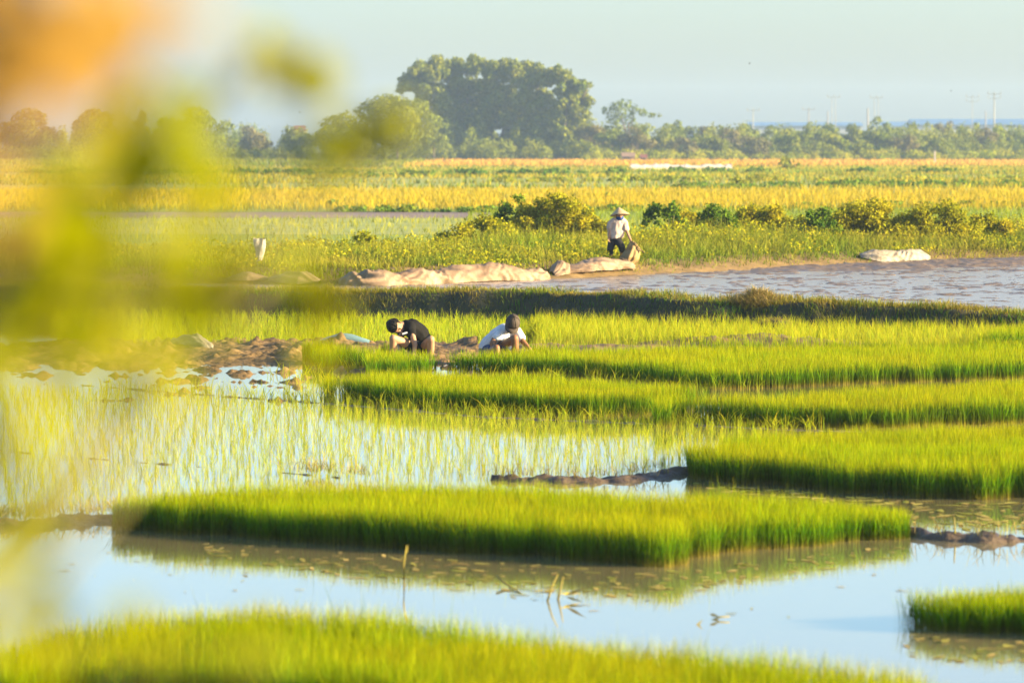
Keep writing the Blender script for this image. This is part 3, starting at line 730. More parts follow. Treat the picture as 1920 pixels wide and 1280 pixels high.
field_blades('field_weed', 'green weeds before the trees at left', 540, 790, 12000, .9, .25, WEED, None, -14, seed=9, yellow=.4)
# dark weedy edges between the far fields, and one row painting a shaded rice front
def hedge_row(label, pts, h, w, seed, mat=LEAFD, leaf=.28, yellow=.3):
    L = []; g = random.Random(seed)
    for (xa, ya), (xb, yb) in zip(pts[:-1], pts[1:]):
        m = max(2, int(math.hypot(xb - xa, yb - ya) / (w * 1.1)))
        for i in range(m):
            t = (i + g.random()) / m
            if g.random() < .25: continue
            s = g.uniform(.4, 1.2)
            L.append((xa + (xb - xa) * t, ya + (yb - ya) * t + g.uniform(-w, w), .2 + h * .3 * s, w * s, w * s, h * .6 * s))
    o = foliage('weed_row', L, 6 / (leaf * leaf), leaf, mat, seed=seed, yellow=yellow, jitter=.7)
    return tag(o, label, 'weeds', kind='stuff')
def GG(px, py): return G(px, py, .2)
hedge_row('dark leaf row standing in for the shaded front of the golden rice', [GG(640, 397), GG(960, 398), GG(1300, 394), GG(1600, 390), GG(1980, 388)], .35, .5, 1, LEAFD, .16)  # dark leaves added as the shade on the front face of the rice
hedge_row('dark weed row in the far field behind the golden rice, at right', [GG(1240, 354), GG(1500, 352), GG(1980, 350)], .6, .9, 2, LEAFD, .26)
hedge_row('dark weed row in the far field, left of the white strip', [GG(690, 333), GG(900, 331), GG(1170, 330)], .9, 1.3, 3, LEAFD, .34)
hedge_row('low green weed row across the far field', [GG(900, 342), GG(1300, 339), GG(1920, 340)], .5, 1.1, 4, LEAFG, .3)
hedge_row('far green weed row below the white strip', [GG(1260, 326), GG(1500, 327), GG(1980, 327)], .8, 1.6, 5, LEAFD, .4)
hedge_row('green weed row at left far field', [GG(40, 330), GG(300, 328), GG(640, 330)], .9, 1.6, 6, LEAFD, .4)
hedge_row('green weed row at left beyond the pale rice', [GG(420, 364), GG(520, 362), GG(640, 360)], .5, .8, 7, LEAFG, .25)
FG_ = 'small bushes in the far fields'
shrub('shrub', 'lone bush at the edge of the orange rice, right of the white strip', 1482, 288, 319, 44, 480, LEAFG, 9, .45, 21, FG_, z=.2)
shrub('shrub', 'bush on the field edge below the right end of the white strip', 1378, 330, 354, 40, 290, LEAFG, 8, .28, 22, FG_, z=.2)
shrub('shrub', 'second small bush on the field edge, right of the one below the strip', 1607, 333, 351, 34, 300, LEAFD, 8, .28, 23, FG_, z=.2)
shrub('shrub', 'tiny bush at the left front corner of the golden rice', 624, 376, 394, 36, 200, LEAFD, 7, .2, 24, FG_, z=.2)
shrub('shrub', 'small sapling in the golden rice above the woman', 1138, 360, 378, 14, 222, LEAFG, 6, .2, 25, FG_, z=.3)

# =================================================================== TREES
TG = 'trees along the horizon'
# the big clump: five trees grown together
def big(label, px, d, seed, blobs):
    L = []; g = random.Random(seed)
    for bx, by, br in blobs:
        for k in range(7):
            a = g.uniform(0, 6.28); q_ = g.uniform(.2, .8) * br; e = br * g.uniform(.32, .55)
            p = J(bx + math.cos(a) * q_, by + math.sin(a) * q_, d)
            L.append((p.x, d + g.uniform(-1, 1) * br * .9 * d / F, p.z, e * d / F, e * d / F, e * .85 * d / F))
        p = J(bx, by, d + 1); L.append((p.x, d + 1, p.z, br * .7 * d / F, br * .7 * d / F, br * .7 * d / F))
    return tree('broad_tree', label, px, 115, 292, 150, d, TREE_D, lumps=L, dens=56, leaf=.46, seed=seed, group=TG, jitter=.9, yellow=.42)
big('huge dark tree, leftmost of the great clump, with gaps at its left edge', 800, 770, 1, [(764, 150, 20), (752, 168, 12), (785, 135, 24), (815, 130, 26), (790, 168, 24), (815, 180, 34), (830, 215, 34), (838, 252, 30)])
big('huge dark tree, second from left in the great clump', 872, 775, 2, [(850, 132, 27), (885, 128, 26), (865, 170, 36), (900, 170, 34), (870, 212, 40), (880, 255, 36), (915, 262, 30)])
big('huge tree in the middle of the great clump', 945, 770, 3, [(920, 134, 27), (950, 140, 28), (975, 140, 26), (940, 180, 36), (930, 220, 38), (965, 222, 36), (955, 262, 32)])
big('huge tree right of the middle in the great clump, its right side sunlit', 1005, 764, 4, [(1000, 144, 26), (1020, 146, 26), (985, 185, 34), (1015, 185, 32), (1000, 225, 34), (1030, 228, 28), (1000, 262, 30), (1040, 262, 24)])
big('huge sunlit tree at the right end of the great clump', 1060, 760, 5, [(1048, 146, 24), (1070, 158, 20), (1092, 166, 18), (1060, 182, 26), (1092, 190, 19), (1048, 212, 28), (1082, 216, 22), (1062, 242, 28), (1092, 252, 22), (1070, 272, 22)])
tree('round_tree', 'large round yellow green tree left of the great clump', 745, 178, 300, 150, 720, TREE_Y, 26, None, .5, seed=11, group=TG, trunkfrac=.08)
tree('round_tree', 'rounded yellow green tree left of the large round one', 640, 212, 300, 120, 740, TREE_Y, 20, None, .5, seed=12, group=TG, trunkfrac=.08)
tree('round_tree', 'dense dark tree far left behind the blurred leaves', 385, 203, 300, 130, 760, TREE_D, 22, None, .5, seed=13, group=TG, trunkfrac=.08)
tree('round_tree', 'slim tall tree far left, beside the dense dark one', 272, 200, 298, 55, 770, TREE_B, 14, None, .45, seed=14, group=TG, trunkfrac=.1, shape='tall')
tree('round_tree', 'olive tree between the slim tree and the dense dark one', 320, 212, 300, 70, 800, TREE_Y, 14, None, .45, seed=15, group=TG, trunkfrac=.1)
tree('round_tree', 'pale brownish tree right of the dense dark one', 478, 222, 300, 80, 800, TREE_B, 16, None, .45, seed=16, group=TG, trunkfrac=.1)
tree('round_tree', 'low tree between the pale brownish and the rounded yellow trees', 560, 236, 300, 80, 800, TREE_Y, 14, None, .45, seed=17, group=TG, trunkfrac=.1)
tree('round_tree', 'dark tree at the left edge behind orange blur', 180, 200, 300, 110, 780, TREE_D, 18, None, .5, seed=18, group=TG, trunkfrac=.1)
tree('round_tree', 'outermost tree at the left edge of the picture', 60, 205, 300, 130, 780, TREE_Y, 18, None, .5, seed=19, group=TG, trunkfrac=.1)
tree('round_tree', 'small pale tree at the right foot of the large round one', 812, 240, 300, 56, 715, TREE_Y, 12, None, .42, seed=20, group=TG, trunkfrac=.1)
# airy tree
ad = 790
al = [(J(px, py, ad).x, ad + dy, J(px, py, ad).z, r * ad / F, r * ad / F, r * .75 * ad / F) for px, py, dy, r in
      ((1140, 208, 0, 13), (1155, 198, 1, 12), (1172, 196, 0, 13), (1188, 206, 1, 12), (1163, 212, -1, 14), (1206, 212, 0, 10), (1222, 216, 1, 8), (1236, 216, 0, 5), (1150, 224, 0, 15), (1180, 226, 1, 15), (1205, 208, 1, 8), (1148, 246, 1, 18), (1190, 248, 2, 20), (1214, 240, 2, 14), (1168, 266, 2, 22), (1205, 268, 2, 20))]
tree('airy_tree', 'airy tree with open crown right of the great clump', 1182, 186, 298, 110, ad, TREE_D, lumps=al, dens=22, leaf=.45, seed=31, group=TG, yellow=.2)
# the lower line of trees to the right: (px, ytop, width, distance, material, shape)
right = [(1110, 232, 60, 750, 'B'), (1150, 240, 60, 745, 'D'), (1195, 236, 60, 742, 'B'), (1236, 232, 46, 760, 'Y'), (1262, 218, 40, 830, 'D'), (1292, 232, 46, 800, 'Y'), (1320, 219, 36, 850, 'B'), (1345, 232, 44, 800, 'D'),
         (1372, 236, 50, 780, 'B'), (1402, 226, 44, 830, 'Y'), (1432, 234, 50, 790, 'D'), (1466, 231, 46, 800, 'D'), (1494, 228, 44, 820, 'Y'), (1524, 232, 56, 770, 'D'), (1562, 228, 50, 800, 'D'), (1598, 232, 50, 780, 'Y'),
         (1612, 262, 46, 730, 'Y'), (1653, 214, 40, 840, 'D'), (1684, 234, 34, 830, 'D'), (1712, 232, 32, 830, 'B'), (1737, 222, 26, 850, 'D'), (1760, 226, 32, 840, 'B'), (1783, 224, 30, 835, 'B'), (1802, 232, 36, 820, 'D'),
         (1826, 224, 34, 830, 'D'), (1850, 240, 44, 780, 'B'), (1876, 230, 34, 820, 'Y'), (1904, 236, 44, 800, 'D'), (1940, 234, 50, 800, 'D'), (1700, 246, 66, 750, 'B'), (1755, 252, 60, 740, 'Y'), (1640, 244, 60, 750, 'D'), (1560, 250, 70, 740, 'D'), (1480, 250, 70, 740, 'D'), (1410, 256, 60, 735, 'B'), (1340, 252, 60, 740, 'Y'), (1280, 252, 56, 735, 'B')]
desc = {'B': 'brownish', 'D': 'dark green', 'Y': 'yellow green'}
mats = {'B': TREE_B, 'D': TREE_D, 'Y': TREE_Y}
order = {i: k for k, i in enumerate(sorted(range(len(right)), key=lambda i: right[i][0]))}
ordw = ['first', 'second', 'third', 'fourth', 'fifth', 'sixth', 'seventh', 'eighth', 'ninth', 'tenth', 'eleventh', 'twelfth', 'thirteenth', 'fourteenth', 'fifteenth', 'sixteenth', 'seventeenth', 'eighteenth', 'nineteenth', 'twentieth']
cnt = {'B': 0, 'D': 0, 'Y': 0}
for i in sorted(range(len(right)), key=lambda i: right[i][0]):
    px, yt, w, d, c = right[i]
    row = 'front' if d < 760 else 'back'
    tree('small_tree', f'{desc[c]} tree of the right hand treeline, {ordw[cnt[c]]} {desc[c]} one from the left', px, yt, 298, w * 1.25, d, mats[c], 11, None, .42, seed=100 + i, group='trees of the right hand treeline', trunkfrac=.12, shape='tall' if w < 40 else 'round', yellow=.3)
    cnt[c] += 1
# undergrowth that reads as one mass at the foot of the trees
def under(label, x0, x1, y0, y1, h, seed, mat, leaf=.4, nn=150, d=728):
    g = random.Random(seed); L = []
    for i in range(nn):
        px = g.uniform(x0, x1); dd = d + g.uniform(-12, 20); s = g.uniform(.6, 1.3)
        L.append((J(px, 0, dd).x, dd, .2 + h * .35 * s, 1.5 * s, 1.5 * s, h * .62 * s))
    return tag(foliage('undergrowth', L, 6.0 / (leaf * leaf), leaf, mat, seed=seed, yellow=.45), label, 'undergrowth', kind='stuff')
under('green undergrowth at the foot of the treeline on the right', 1080, 1960, 0, 0, 1.9, 1, LEAFG, nn=170)
under('bushy undergrowth in front of the great clump', 780, 1120, 0, 0, 3.6, 2, TREE_Y, nn=80, d=740)
under('dark undergrowth inside the great clump', 800, 1110, 0, 0, 8, 7, TREE_D, nn=70, d=772)
under('undergrowth at the foot of the trees on the left', -60, 800, 0, 0, 2.4, 3, TREE_Y, nn=120, d=745)
under('dark scrub behind the treeline on the right', 1100, 1980, 0, 0, 6.0, 4, TREE_D, nn=190, d=800)
under('warm olive scrub within the treeline on the right', 1100, 1980, 0, 0, 3.8, 6, TREE_Y, nn=110, d=765)
under('dark scrub behind the trees on the left', -60, 800, 0, 0, 6.5, 5, TREE_D, nn=150, d=830)

# =================================================================== FAR BUILT THINGS
def pole(label, px, ytop, d, arms, mat, rad=.09, double=False):
    top = J(px, ytop, d); root = empty('power_pole', (top.x, d, .2)); tag(root, label, 'power pole', 'power poles beyond the trees')
    for s in ((-.55, .55) if double else (0,)):
        bm = bmesh.new(); tube(bm, [(Vector((top.x + s, d, .1)), rad * 1.4), (Vector((top.x + s, d, top.z)), rad * .8)], 8)
        link('shaft', bm_mesh('shaft', bm), mat, root, True)
    for k in range(arms):
        bm = bmesh.new(); z = top.z - .25 - k * 1.3
        box(bm, (top.x, d - rad - .1, z), (4.0 - k * 1.0, .12, .14))
        link('cross_arm', bm_mesh('cross_arm', bm), mat, root)
        for s in (-1, 0, 1):
            bm = bmesh.new(); tube(bm, [(Vector((top.x + s * 1.8, d - rad - .1, z + .1)), .14), (Vector((top.x + s * 1.8, d - rad - .1, z + .45)), .10), (Vector((top.x + s * 1.8, d - rad - .1, z + .7)), .15)], 6)
            link('insulator', bm_mesh('insulator', bm), mat, root)
    return root
pole('tall pale double pole with one cross arm, leftmost of the tall ones', 1563, 181, 1150, 1, POLE, double=True)
pole('tall pale double pole just right of the dark short one', 1643, 182, 1150, 1, POLE, double=True)
pole('tall pale pole left of the tallest, near the right edge', 1823, 181, 1150, 2, POLE)
pole('tallest pale pole near the right edge above the blue roof', 1864, 175, 1120, 2, POLE, .2)
pole('thin dark short pole between the two double poles', 1627, 203, 1150, 0, POLED, .26)
pole('thin faint pole left of the leftmost double pole', 1552, 208, 1200, 0, POLED, .2)
pole('thin faint pole second from the left', 1516, 204, 1200, 1, POLED, .18)
pole('thin faint pole leftmost of all', 1412, 206, 1200, 1, POLE, .18)
pole('thin short pole between the two tall poles at right', 1848, 208, 1200, 0, POLED, .2)

def warehouse(label, xa, xb, ytop, yeave, d, deep=30):
    a = J(xa, ytop, d); b = J(xb, ytop, d); ze = J(xa, yeave, d).z
    root = empty('warehouse', ((a.x + b.x) / 2, d, .2)); tag(root, label, 'warehouse', 'warehouses beyond the trees')
    cx = (a.x + b.x) / 2; L = b.x - a.x
    bm = bmesh.new(); box(bm, (cx, d + deep / 2, (ze + .2) / 2), (L - 1, deep - 1, ze - .2)); link('wall', bm_mesh('wall', bm), WALLW, root)
    bm = bmesh.new()
    v = [bm.verts.new(p) for p in ((a.x, d - .6, ze), (b.x, d - .6, ze), (b.x, d + deep / 2, a.z), (a.x, d + deep / 2, a.z), (a.x, d + deep + .6, ze), (b.x, d + deep + .6, ze))]
    for f in ((0, 1, 2, 3), (3, 2, 5, 4), (0, 3, 4), (1, 5, 2), (0, 4, 5, 1)): bm.faces.new([v[i] for i in f])
    link('roof', bm_mesh('roof', bm), ROOFB, root)
    m = max(2, int(L / 14))
    for i in range(m):
        bm = bmesh.new(); box(bm, (a.x + L * (i + .5) / m, d + .42, .2 + (ze - .2) * .62), (5, .2, 1.6)); link('window', bm_mesh('window', bm), WINDOW, root)
    return root
warehouse('long blue roofed warehouse behind the trees at the right edge', 1712, 1990, 223, 234, 1500)
warehouse('low blue roofed warehouse behind the trees left of the dark short pole', 1405, 1620, 229, 236, 1620)
warehouse('pale low shed with light blue roof left of the long warehouse', 1640, 1716, 228, 237, 1560)

# low hut with tan wall at the foot of the trees
def hut(label, px, ytop, wpx, hpx, d, wall, roofm, name='hut'):
    a = J(px - wpx / 2, ytop, d); b = J(px + wpx / 2, ytop, d); zt = a.z; cx = (a.x + b.x) / 2; L = b.x - a.x
    zb = .2; root = empty(name, (cx, d, zb)); tag(root, label, name)
    eave = zb + (zt - zb) * .62
    bm = bmesh.new(); box(bm, (cx, d, (zb + eave) / 2), (L * .92, 3, eave - zb)); link('wall', bm_mesh('wall', bm), wall, root)
    bm = bmesh.new()
    v = [bm.verts.new(p) for p in ((cx - L / 2, d - 1.8, eave - .1), (cx + L / 2, d - 1.8, eave - .1), (cx + L / 2, d, zt), (cx - L / 2, d, zt), (cx - L / 2, d + 1.8, eave - .1), (cx + L / 2, d + 1.8, eave - .1))]
    for f in ((0, 1, 2, 3), (3, 2, 5, 4), (0, 3, 4), (1, 5, 2), (0, 4, 5, 1)): bm.faces.new([v[i] for i in f])
    link('roof', bm_mesh('roof', bm), roofm, root)
    bm = bmesh.new(); box(bm, (cx - L * .1, d - 1.52, zb + (eave - zb) * .45), (.8, .08, (eave - zb) * .85)); link('door', bm_mesh('door', bm), WINDOW, root)
    return root
hut('low tan hut in the undergrowth below the airy tree', 1178, 286, 26, 12, 700, WALLT, WALLT)
hut('small red roofed hut to the right of the tan hut', 1207, 289, 14, 8, 702, WALLT, ROOFR)
hut('house with red roof showing above the trees at left', 562, 236, 22, 9, 900, WALLT, ROOFR, 'house')

# concrete marker post
root = empty('marker_post', (J(1753, 300, 600).x, 600, .2)); tag(root, 'pale concrete post standing in the orange rice at right', 'post')
p = J(1753, 285, 600); bm = bmesh.new(); box(bm, (p.x, 600, (p.z + .1) / 2), (.28, .28, p.z - .1)); link('shaft', bm_mesh('shaft', bm), CONC, root)
bm = bmesh.new(); bmesh.ops.create_cone(bm, segments=4, radius1=.2, radius2=.03, depth=.2, cap_ends=True, matrix=Matrix.Translation((p.x, 600, p.z + .1)) @ Matrix.Rotation(R(45), 4, 'Z')); link('cap', bm_mesh('cap', bm), CONC, root)

# white plastic nursery strip
def ribbon_tunnel(name, label, a, b, w, h, mat, cat, seed, n=80):
    V = []; m = 9; a = Vector(a); b = Vector(b)
    for i in range(n + 1):
        t = i / n; c = a.lerp(b, t); hh = h * (.7 + .5 * float(fbm(np.array(t * 22.), np.array(seed * 1.0), 3, 3)))
        for k in range(m):
            s = k / (m - 1) * math.pi
            V.append((c.x, c.y - math.cos(s) * w, c.z + math.sin(s) * hh))
    q = [(i * m + k, (i + 1) * m + k, (i + 1) * m + k + 1, i * m + k + 1) for i in range(n) for k in range(m - 1)]
    return tag(link(name, mesh_np(name, V, [np.array(q)]), mat, None, True), label, cat)
a = J(1182, 321, 480); b = J(1374, 318, 482)
ribbon_tunnel('plastic_tunnel', 'long white plastic tunnel in the far field', (a.x, 480, .2), (b.x, 484, .2), .9, .75, SHEET, 'plastic tunnel', 2)

# birds
def bird(label, px, py, d, s=1.0, flap=.3):
    c = J(px, py, d); root = empty('bird', c); tag(root, label, 'bird', 'birds in the sky')
    bm = bmesh.new(); chain(bm, [(c + Vector((-.22, 0, 0)) * s, .03 * s), (c, .09 * s), (c + Vector((.2, 0, .02)) * s, .06 * s), (c + Vector((.3, 0, .02)) * s, .02 * s)])
    solid('body', bm, .03, BIRD, root, 1)
    for sg in (-1, 1):
        bm = bmesh.new()
        vs = [bm.verts.new(c + Vector(p) * s) for p in ((.14, sg * .05, .03), (.18, sg * .45, .03 + flap * .7), (.0, sg * .85, .02 + flap), (-.06, sg * .45, flap * .65), (-.12, sg * .05, .02))]
        bm.faces.new(vs); me = bm_mesh('wing', bm); o = link('wing', me, BIRD, root)
        so = o.modifiers.new('s', 'SOLIDIFY'); so.thickness = .02
    return root
bird('tiny dark bird high in the sky above the right trees', 1405, 120, 330, .32, .35)
bird('faint bird in the sky above the tallest pole, at right', 1783, 171, 420, .35, .2)
bird('small bird left of the great clump above the distant house', 562, 211, 420, .45, .25)

# =================================================================== CLOTHS
def fold_roll(name, label, pts, w, h, mat, seed, n=150, m=18, cat='tarpaulin', wr=.16, taper=.5):
    """a crumpled roll of sheeting lying along pts (world points on the ground)"""
    P = [Vector(p) for p in pts]; L = [0]
    for a, b in zip(P[:-1], P[1:]): L.append(L[-1] + (b - a).length)
    V = []
    for i in range(n + 1):
        s = L[-1] * i / n
        for k in range(len(L) - 1):
            if s <= L[k + 1] + 1e-6: break
        t = (s - L[k]) / (L[k + 1] - L[k]); c = P[k].lerp(P[k + 1], t); d = (P[k + 1] - P[k]).normalized(); nrm = Vector((-d.y, d.x, 0))
        e = min(1, min(s, L[-1] - s) / taper + .12) ** .5
        hh = h * e * (.45 + 1.0 * (.5 + .5 * mnoise.noise(Vector((s * .9, seed, 0)))))
        ww = w * e * (.8 + .5 * (.5 + .5 * mnoise.noise(Vector((s * .7, seed + 9, 0)))))
        s0_ = s; s = s + .9 * mnoise.noise(Vector((s * .55, seed + 20, 0))) + .25 * mnoise.noise(Vector((s * 1.7, seed + 30, 0)))
        for j in range(m + 1):
            a = math.pi * j / m
            rr = .94 + wr * 1.1 * mnoise.noise(Vector((s * .9 + a * .4, a * .5, seed))) + wr * 1.9 * (.32 - abs(mnoise.noise(Vector((s * 2.0 + a * 1.1, a * .35 - s * .15, seed + 3))))) + wr * 1.0 * (.3 - abs(mnoise.noise(Vector((s * 3.1 - a * 1.6, a * .7 + s * .3, seed + 6)))))
            V.append((c.x + nrm.x * -math.cos(a) * ww * rr, c.y + nrm.y * -math.cos(a) * ww * rr, c.z - .03 + max(0.0, math.sin(a)) ** .8 * hh * rr))
    mm = m + 1
    q = [(i * mm + j, i * mm + j + 1, (i + 1) * mm + j + 1, (i + 1) * mm + j) for i in range(n) for j in range(m)]
    me = mesh_np(name, V, [np.array(q)])
    bm = bmesh.new(); bm.from_mesh(me); bmesh.ops.recalc_face_normals(bm, faces=bm.faces); bm.to_mesh(me); bm.free()
    return tag(link(name, me, mat, None, True), label, cat)
def B2P(px, off, up=0.0):
    """point on the front slope of the back bank below photo column px"""
    d = 100.0
    for _ in range(8): d = float(b2(np.array((px - 960) * d / F))) + off
    x = (px - 960) * d / F
    return (x, d, float(bank2(np.array([x]), np.array([d]))[0]) + up)
fold_roll('tarpaulin_roll', 'long crumpled roll of muddy beige sheeting along the foot of the back bank', [B2P(640, .45), B2P(700, .3), B2P(760, .3), B2P(900, .3), B2P(1024, .25)], .42, .36, TARP, 3, 420, 28, wr=.18)
fold_roll('tarpaulin_roll', 'short pale end of sheeting half hidden by blurred leaves, left of the long roll', [B2P(506, .5), B2P(560, .4), B2P(600, .35)], .32, .30, TARP, 8, 120, 24, wr=.16)
fold_roll('tarpaulin_roll', 'flat grey strip of sheeting at the left end of the back bank', [B2P(425, .6), B2P(470, .6), B2P(505, .6)], .35, .16, TARP, 12, 60, 14)
fold_roll('sack_heap', 'heap of pale crumpled sacks at the water edge on the right', [B2P(1612, .9, .05), B2P(1650, .5), B2P(1700, .5), B2P(1738, .8)], .30, .30, WHITE, 21, 180, 26, 'sack heap', wr=.22)

# white plastic bag flag on a stick
wd = 95.2
root = empty('bag_flag', J(486, 505, wd)); tag(root, 'white plastic bag hung upright on a stick on the bank at left', 'bag on a stick')
bm = bmesh.new(); tube(bm, [(J(486, 515, wd), .018), (J(487, 480, wd), .015), (J(484, 446, wd), .010)], 6); link('stick', bm_mesh('stick', bm), STEM, root, True)
V = []; mm = 16; prof = [(448, 11.5), (452, 12.5), (458, 12), (466, 10), (474, 8.5), (484, 6.5), (494, 5), (502, 3.2), (505, 1.5)]
for i, (py, hw) in enumerate(prof):
    c = J(488 - i * .35 if i > 2 else 488, py, wd - .04)
    for j in range(mm):
        a = 2 * math.pi * j / mm
        r_ = hw * wd / F * (1 + .45 * mnoise.noise(Vector((math.cos(a) * 1.3, math.sin(a) * 1.3, i * .45))) + .16 * math.sin(5 * a + i * .5) + .10 * math.sin(9 * a - i * .7))
        V.append((c.x + r_ * math.cos(a), c.y + r_ * .55 * math.sin(a), c.z + .03 * math.sin(a * 3)))
q = [(i * mm + j, i * mm + (j + 1) % mm, (i + 1) * mm + (j + 1) % mm, (i + 1) * mm + j) for i in range(len(prof) - 1) for j in range(mm)]
me = mesh_np('bag', V, [np.array(q)]); o = link('bag', me, SHEET, root, True)
s_ = o.modifiers.new('sub', 'SUBSURF'); s_.levels = 2; s_.render_levels = 2

def lump_cloth(name, label, px, py, wpx, hpx, d, mat, seed, cat, depth=.5, z0=None):
    c = J(px, py, d); w = wpx * d / F / 2; h = hpx * d / F
    z = c.z if z0 is None else z0
    bm = bmesh.new(); bmesh.ops.create_icosphere(bm, subdivisions=5, radius=1)
    for v in bm.verts:
        n1 = mnoise.noise(v.co * 1.8 + Vector((seed, 0, 0))); n2 = abs(mnoise.noise(v.co * 3.6 + Vector((0, seed, 0))))
        k = 1 + .45 * n1 - .35 * n2
        zz = max(v.co.z, -.12) * k
        v.co = Vector((c.x + v.co.x * w * k, d + v.co.y * depth * k, z + zz * h * .9))
    return tag(link(name, bm_mesh(name, bm), mat, None, True), label, cat)
dk = G(357, 660)[1]
o = fold_roll('plastic_sack', 'white plastic sack lying on the mud left of the squatting people', [(J(326, 655, dk + 1.0).x, dk + 1.0, .05), (J(350, 655, dk + .3).x, dk + .3, .10), (J(392, 655, dk - .3).x, dk - .3, .03)], .22, .26, WHITE, 31, 110, 24, 'sack', wr=.3, taper=.5)
o = fold_roll('plastic_sack', 'light blue plastic sheet on the mud left of the boy in black', [(J(600, 630, 66.5).x, 66.6, .10), (J(640, 630, 66.5).x, 66.3, .12), (J(696, 630, 66.5).x, 66.1, .10)], .16, .13, BLUEP, 35, 90, 18, 'plastic sheet')

# =================================================================== PEOPLE
def hand(bm, wrist, direction, palm_n, size=.18, curl=.4, side=1):
    """palm + four fingers + thumb as tapered chains"""
    d = Vector(direction).normalized(); n = Vector(palm_n); n = (n - d * n.dot(d)).normalized(); s = d.cross(n) * side
    w = Vector(wrist); L = size
    for k in range(4):
        o_ = (k - 1.5) * .021 * L / .18
        cap(bm, w + s * o_ * .5, w + d * L * .46 + s * o_, .014 * L / .18, .0115 * L / .18, 8)
        fl = L * (.44, .50, .47, .36)[k]
        p0 = w + d * L * .46 + s * o_; p1 = p0 + (d * math.cos(curl) + n * math.sin(curl)) * fl * .5
        p2 = p1 + (d * math.cos(curl * 2.4) + n * math.sin(curl * 2.4)) * fl * .45
        chain(bm, [(p0, .0105 * L / .18), (p1, .0092 * L / .18), (p2, .0075 * L / .18)])
    t0 = w + d * L * .12 - s * .024; t1 = t0 + (d * .6 - s * .55 + n * .35).normalized() * L * .24; t2 = t1 + (d * .8 + n * .5).normalized() * L * .17
    chain(bm, [(t0, .013), (t1, .0105), (t2, .008)])

def foot(bm, ankle, fwd, L=.23):
    f = Vector(fwd); f.z = 0; f.normalize(); a = Vector(ankle)
    heel = a - f * .05 + Vector((0, 0, -.05)); ball = a + f * L * .55 + Vector((0, 0, -.065))
    cap(bm, a, heel, .038, .034, 10); cap(bm, heel, ball, .034, .03, 10); cap(bm, a, ball, .036, .028, 10)
    s = f.cross(Vector((0, 0, 1)))
    for k in range(5):
        b = ball + s * (k - 2) * .016
        cap(bm, b, b + f * (.06 - .006 * k), .013, .010, 8)

def head_parts(root, c, fwd, up, r, skin, hairm, cap_m=None, bm_body=None, hair=True):
    """adds skull, jaw, nose, ears to the body bmesh; eyes, mouth and hair as children"""
    f = Vector(fwd).normalized(); u = Vector(up); u = (u - f * u.dot(f)).normalized(); s = f.cross(u)
    M = Matrix((s, f, u)).transposed()
    ell(bm_body, c, (r * .80, r * .98, r * .98), M, 3)
    ell(bm_body, c + f * r * .28 - u * r * .55, (r * .60, r * .62, r * .62), M, 3)
    cap(bm_body, c + f * r * .95 - u * r * .02, c + f * r * 1.13 - u * r * .33, r * .09, r * .15, 8)
    for g in (-1, 1):
        ell(bm_body, c + s * g * r * .82 - u * r * .15 - f * r * .05, (r * .09, r * .18, r * .27), M, 2)
    bm_ = bmesh.new(); ell(bm_, c + f * r * .86 - u * r * .66, (r * .26, r * .07, r * .06), M, 2); link('mouth', bm_mesh('mouth', bm_), LIP, root, True)
    for g in (-1, 1):
        bm_ = bmesh.new(); ell(bm_, c + f * r * .88 + s * g * r * .33 - u * r * .02, (r * .14, r * .08, r * .07), M, 2); link('eye', bm_mesh('eye', bm_), EYE, root, True)
        bm_ = bmesh.new(); cap(bm_, c + f * r * .93 + s * g * r * .2 + u * r * .2, c + f * r * .86 + s * g * r * .52 + u * r * .2, r * .05, r * .035, 6); link('eyebrow', bm_mesh('eyebrow', bm_), HAIR, root, True)
    return M, f, u, s
LIP = pbr('lip', (.34, .13, .09), 20, .5)

def garment(name, parts, mat, root, voxel=.014, wrinkle=.008, freq=10, seed=0, smooth=3):
    bm = bmesh.new()
    for p in parts: chain(bm, p)
    return solid(name, bm, voxel, mat, root, smooth, wrinkle, freq, seed)

# ---- the boy in black, squatting, head bowed to the picture's left
D = 61.0
def q(px, py, dy=0): return J(px, py, D + dy)
root = empty('person', (J(775, 0, D).x, D, .03)); tag(root, 'person in a black T-shirt squatting with bowed bare head beside the rice bed', 'person', 'people working in the field')
hc = q(741, 612, -.14); hr = .122
bm = bmesh.new()
face = Vector((.55, -.55, -.62)); crown = Vector((-.80, -.45, .35))
M_, f_, u_, s_ = head_parts(root, hc, face, crown, hr, SKIN, HAIR, bm_body=bm)
nk = q(758, 609, -.04); ch = q(776, 620, .04); bl = q(788, 634, .10); pv = q(790, 650, .12)
chain(bm, [(hc - u_ * .05, .062), (nk, .06), (ch, .13), (bl, .125), (pv, .13)])
shA = q(766, 622, -.16); elA = q(771, 636, -.30); haA = q(776, 664, -.36)      # near arm, seen in the middle
chain(bm, [(shA, .06), (q(773, 627, -.25), .046), (q(778, 646, -.32), .041), (haA, .028)])
hand(bm, haA, Vector((.02, -.12, -1)), Vector((-.2, -1, 0)), .17, .5)
shB = q(758, 616, .10); chain(bm, [(shB, .055), (q(748, 640, .02), .045), (q(752, 664, -.25), .030)])
hand(bm, q(752, 664, -.25), Vector((.05, -.2, -1)), Vector((.3, -1, 0)), .17, .5, -1)
hipA = q(783, 652, .02); knA = q(737, 634, -.42); anA = q(735, 684, -.30)
chain(bm, [(hipA, .085), (q(760, 643, -.2), .075), (knA, .060)]); chain(bm, [(knA, .058), (q(737, 655, -.33), .057), (q(736, 672, -.30), .042), (anA, .034)])
foot(bm, anA, (-.1, -1, 0))
hipB = q(794, 652, .05); knB = q(808, 636, -.45); anB = q(804, 684, -.30)
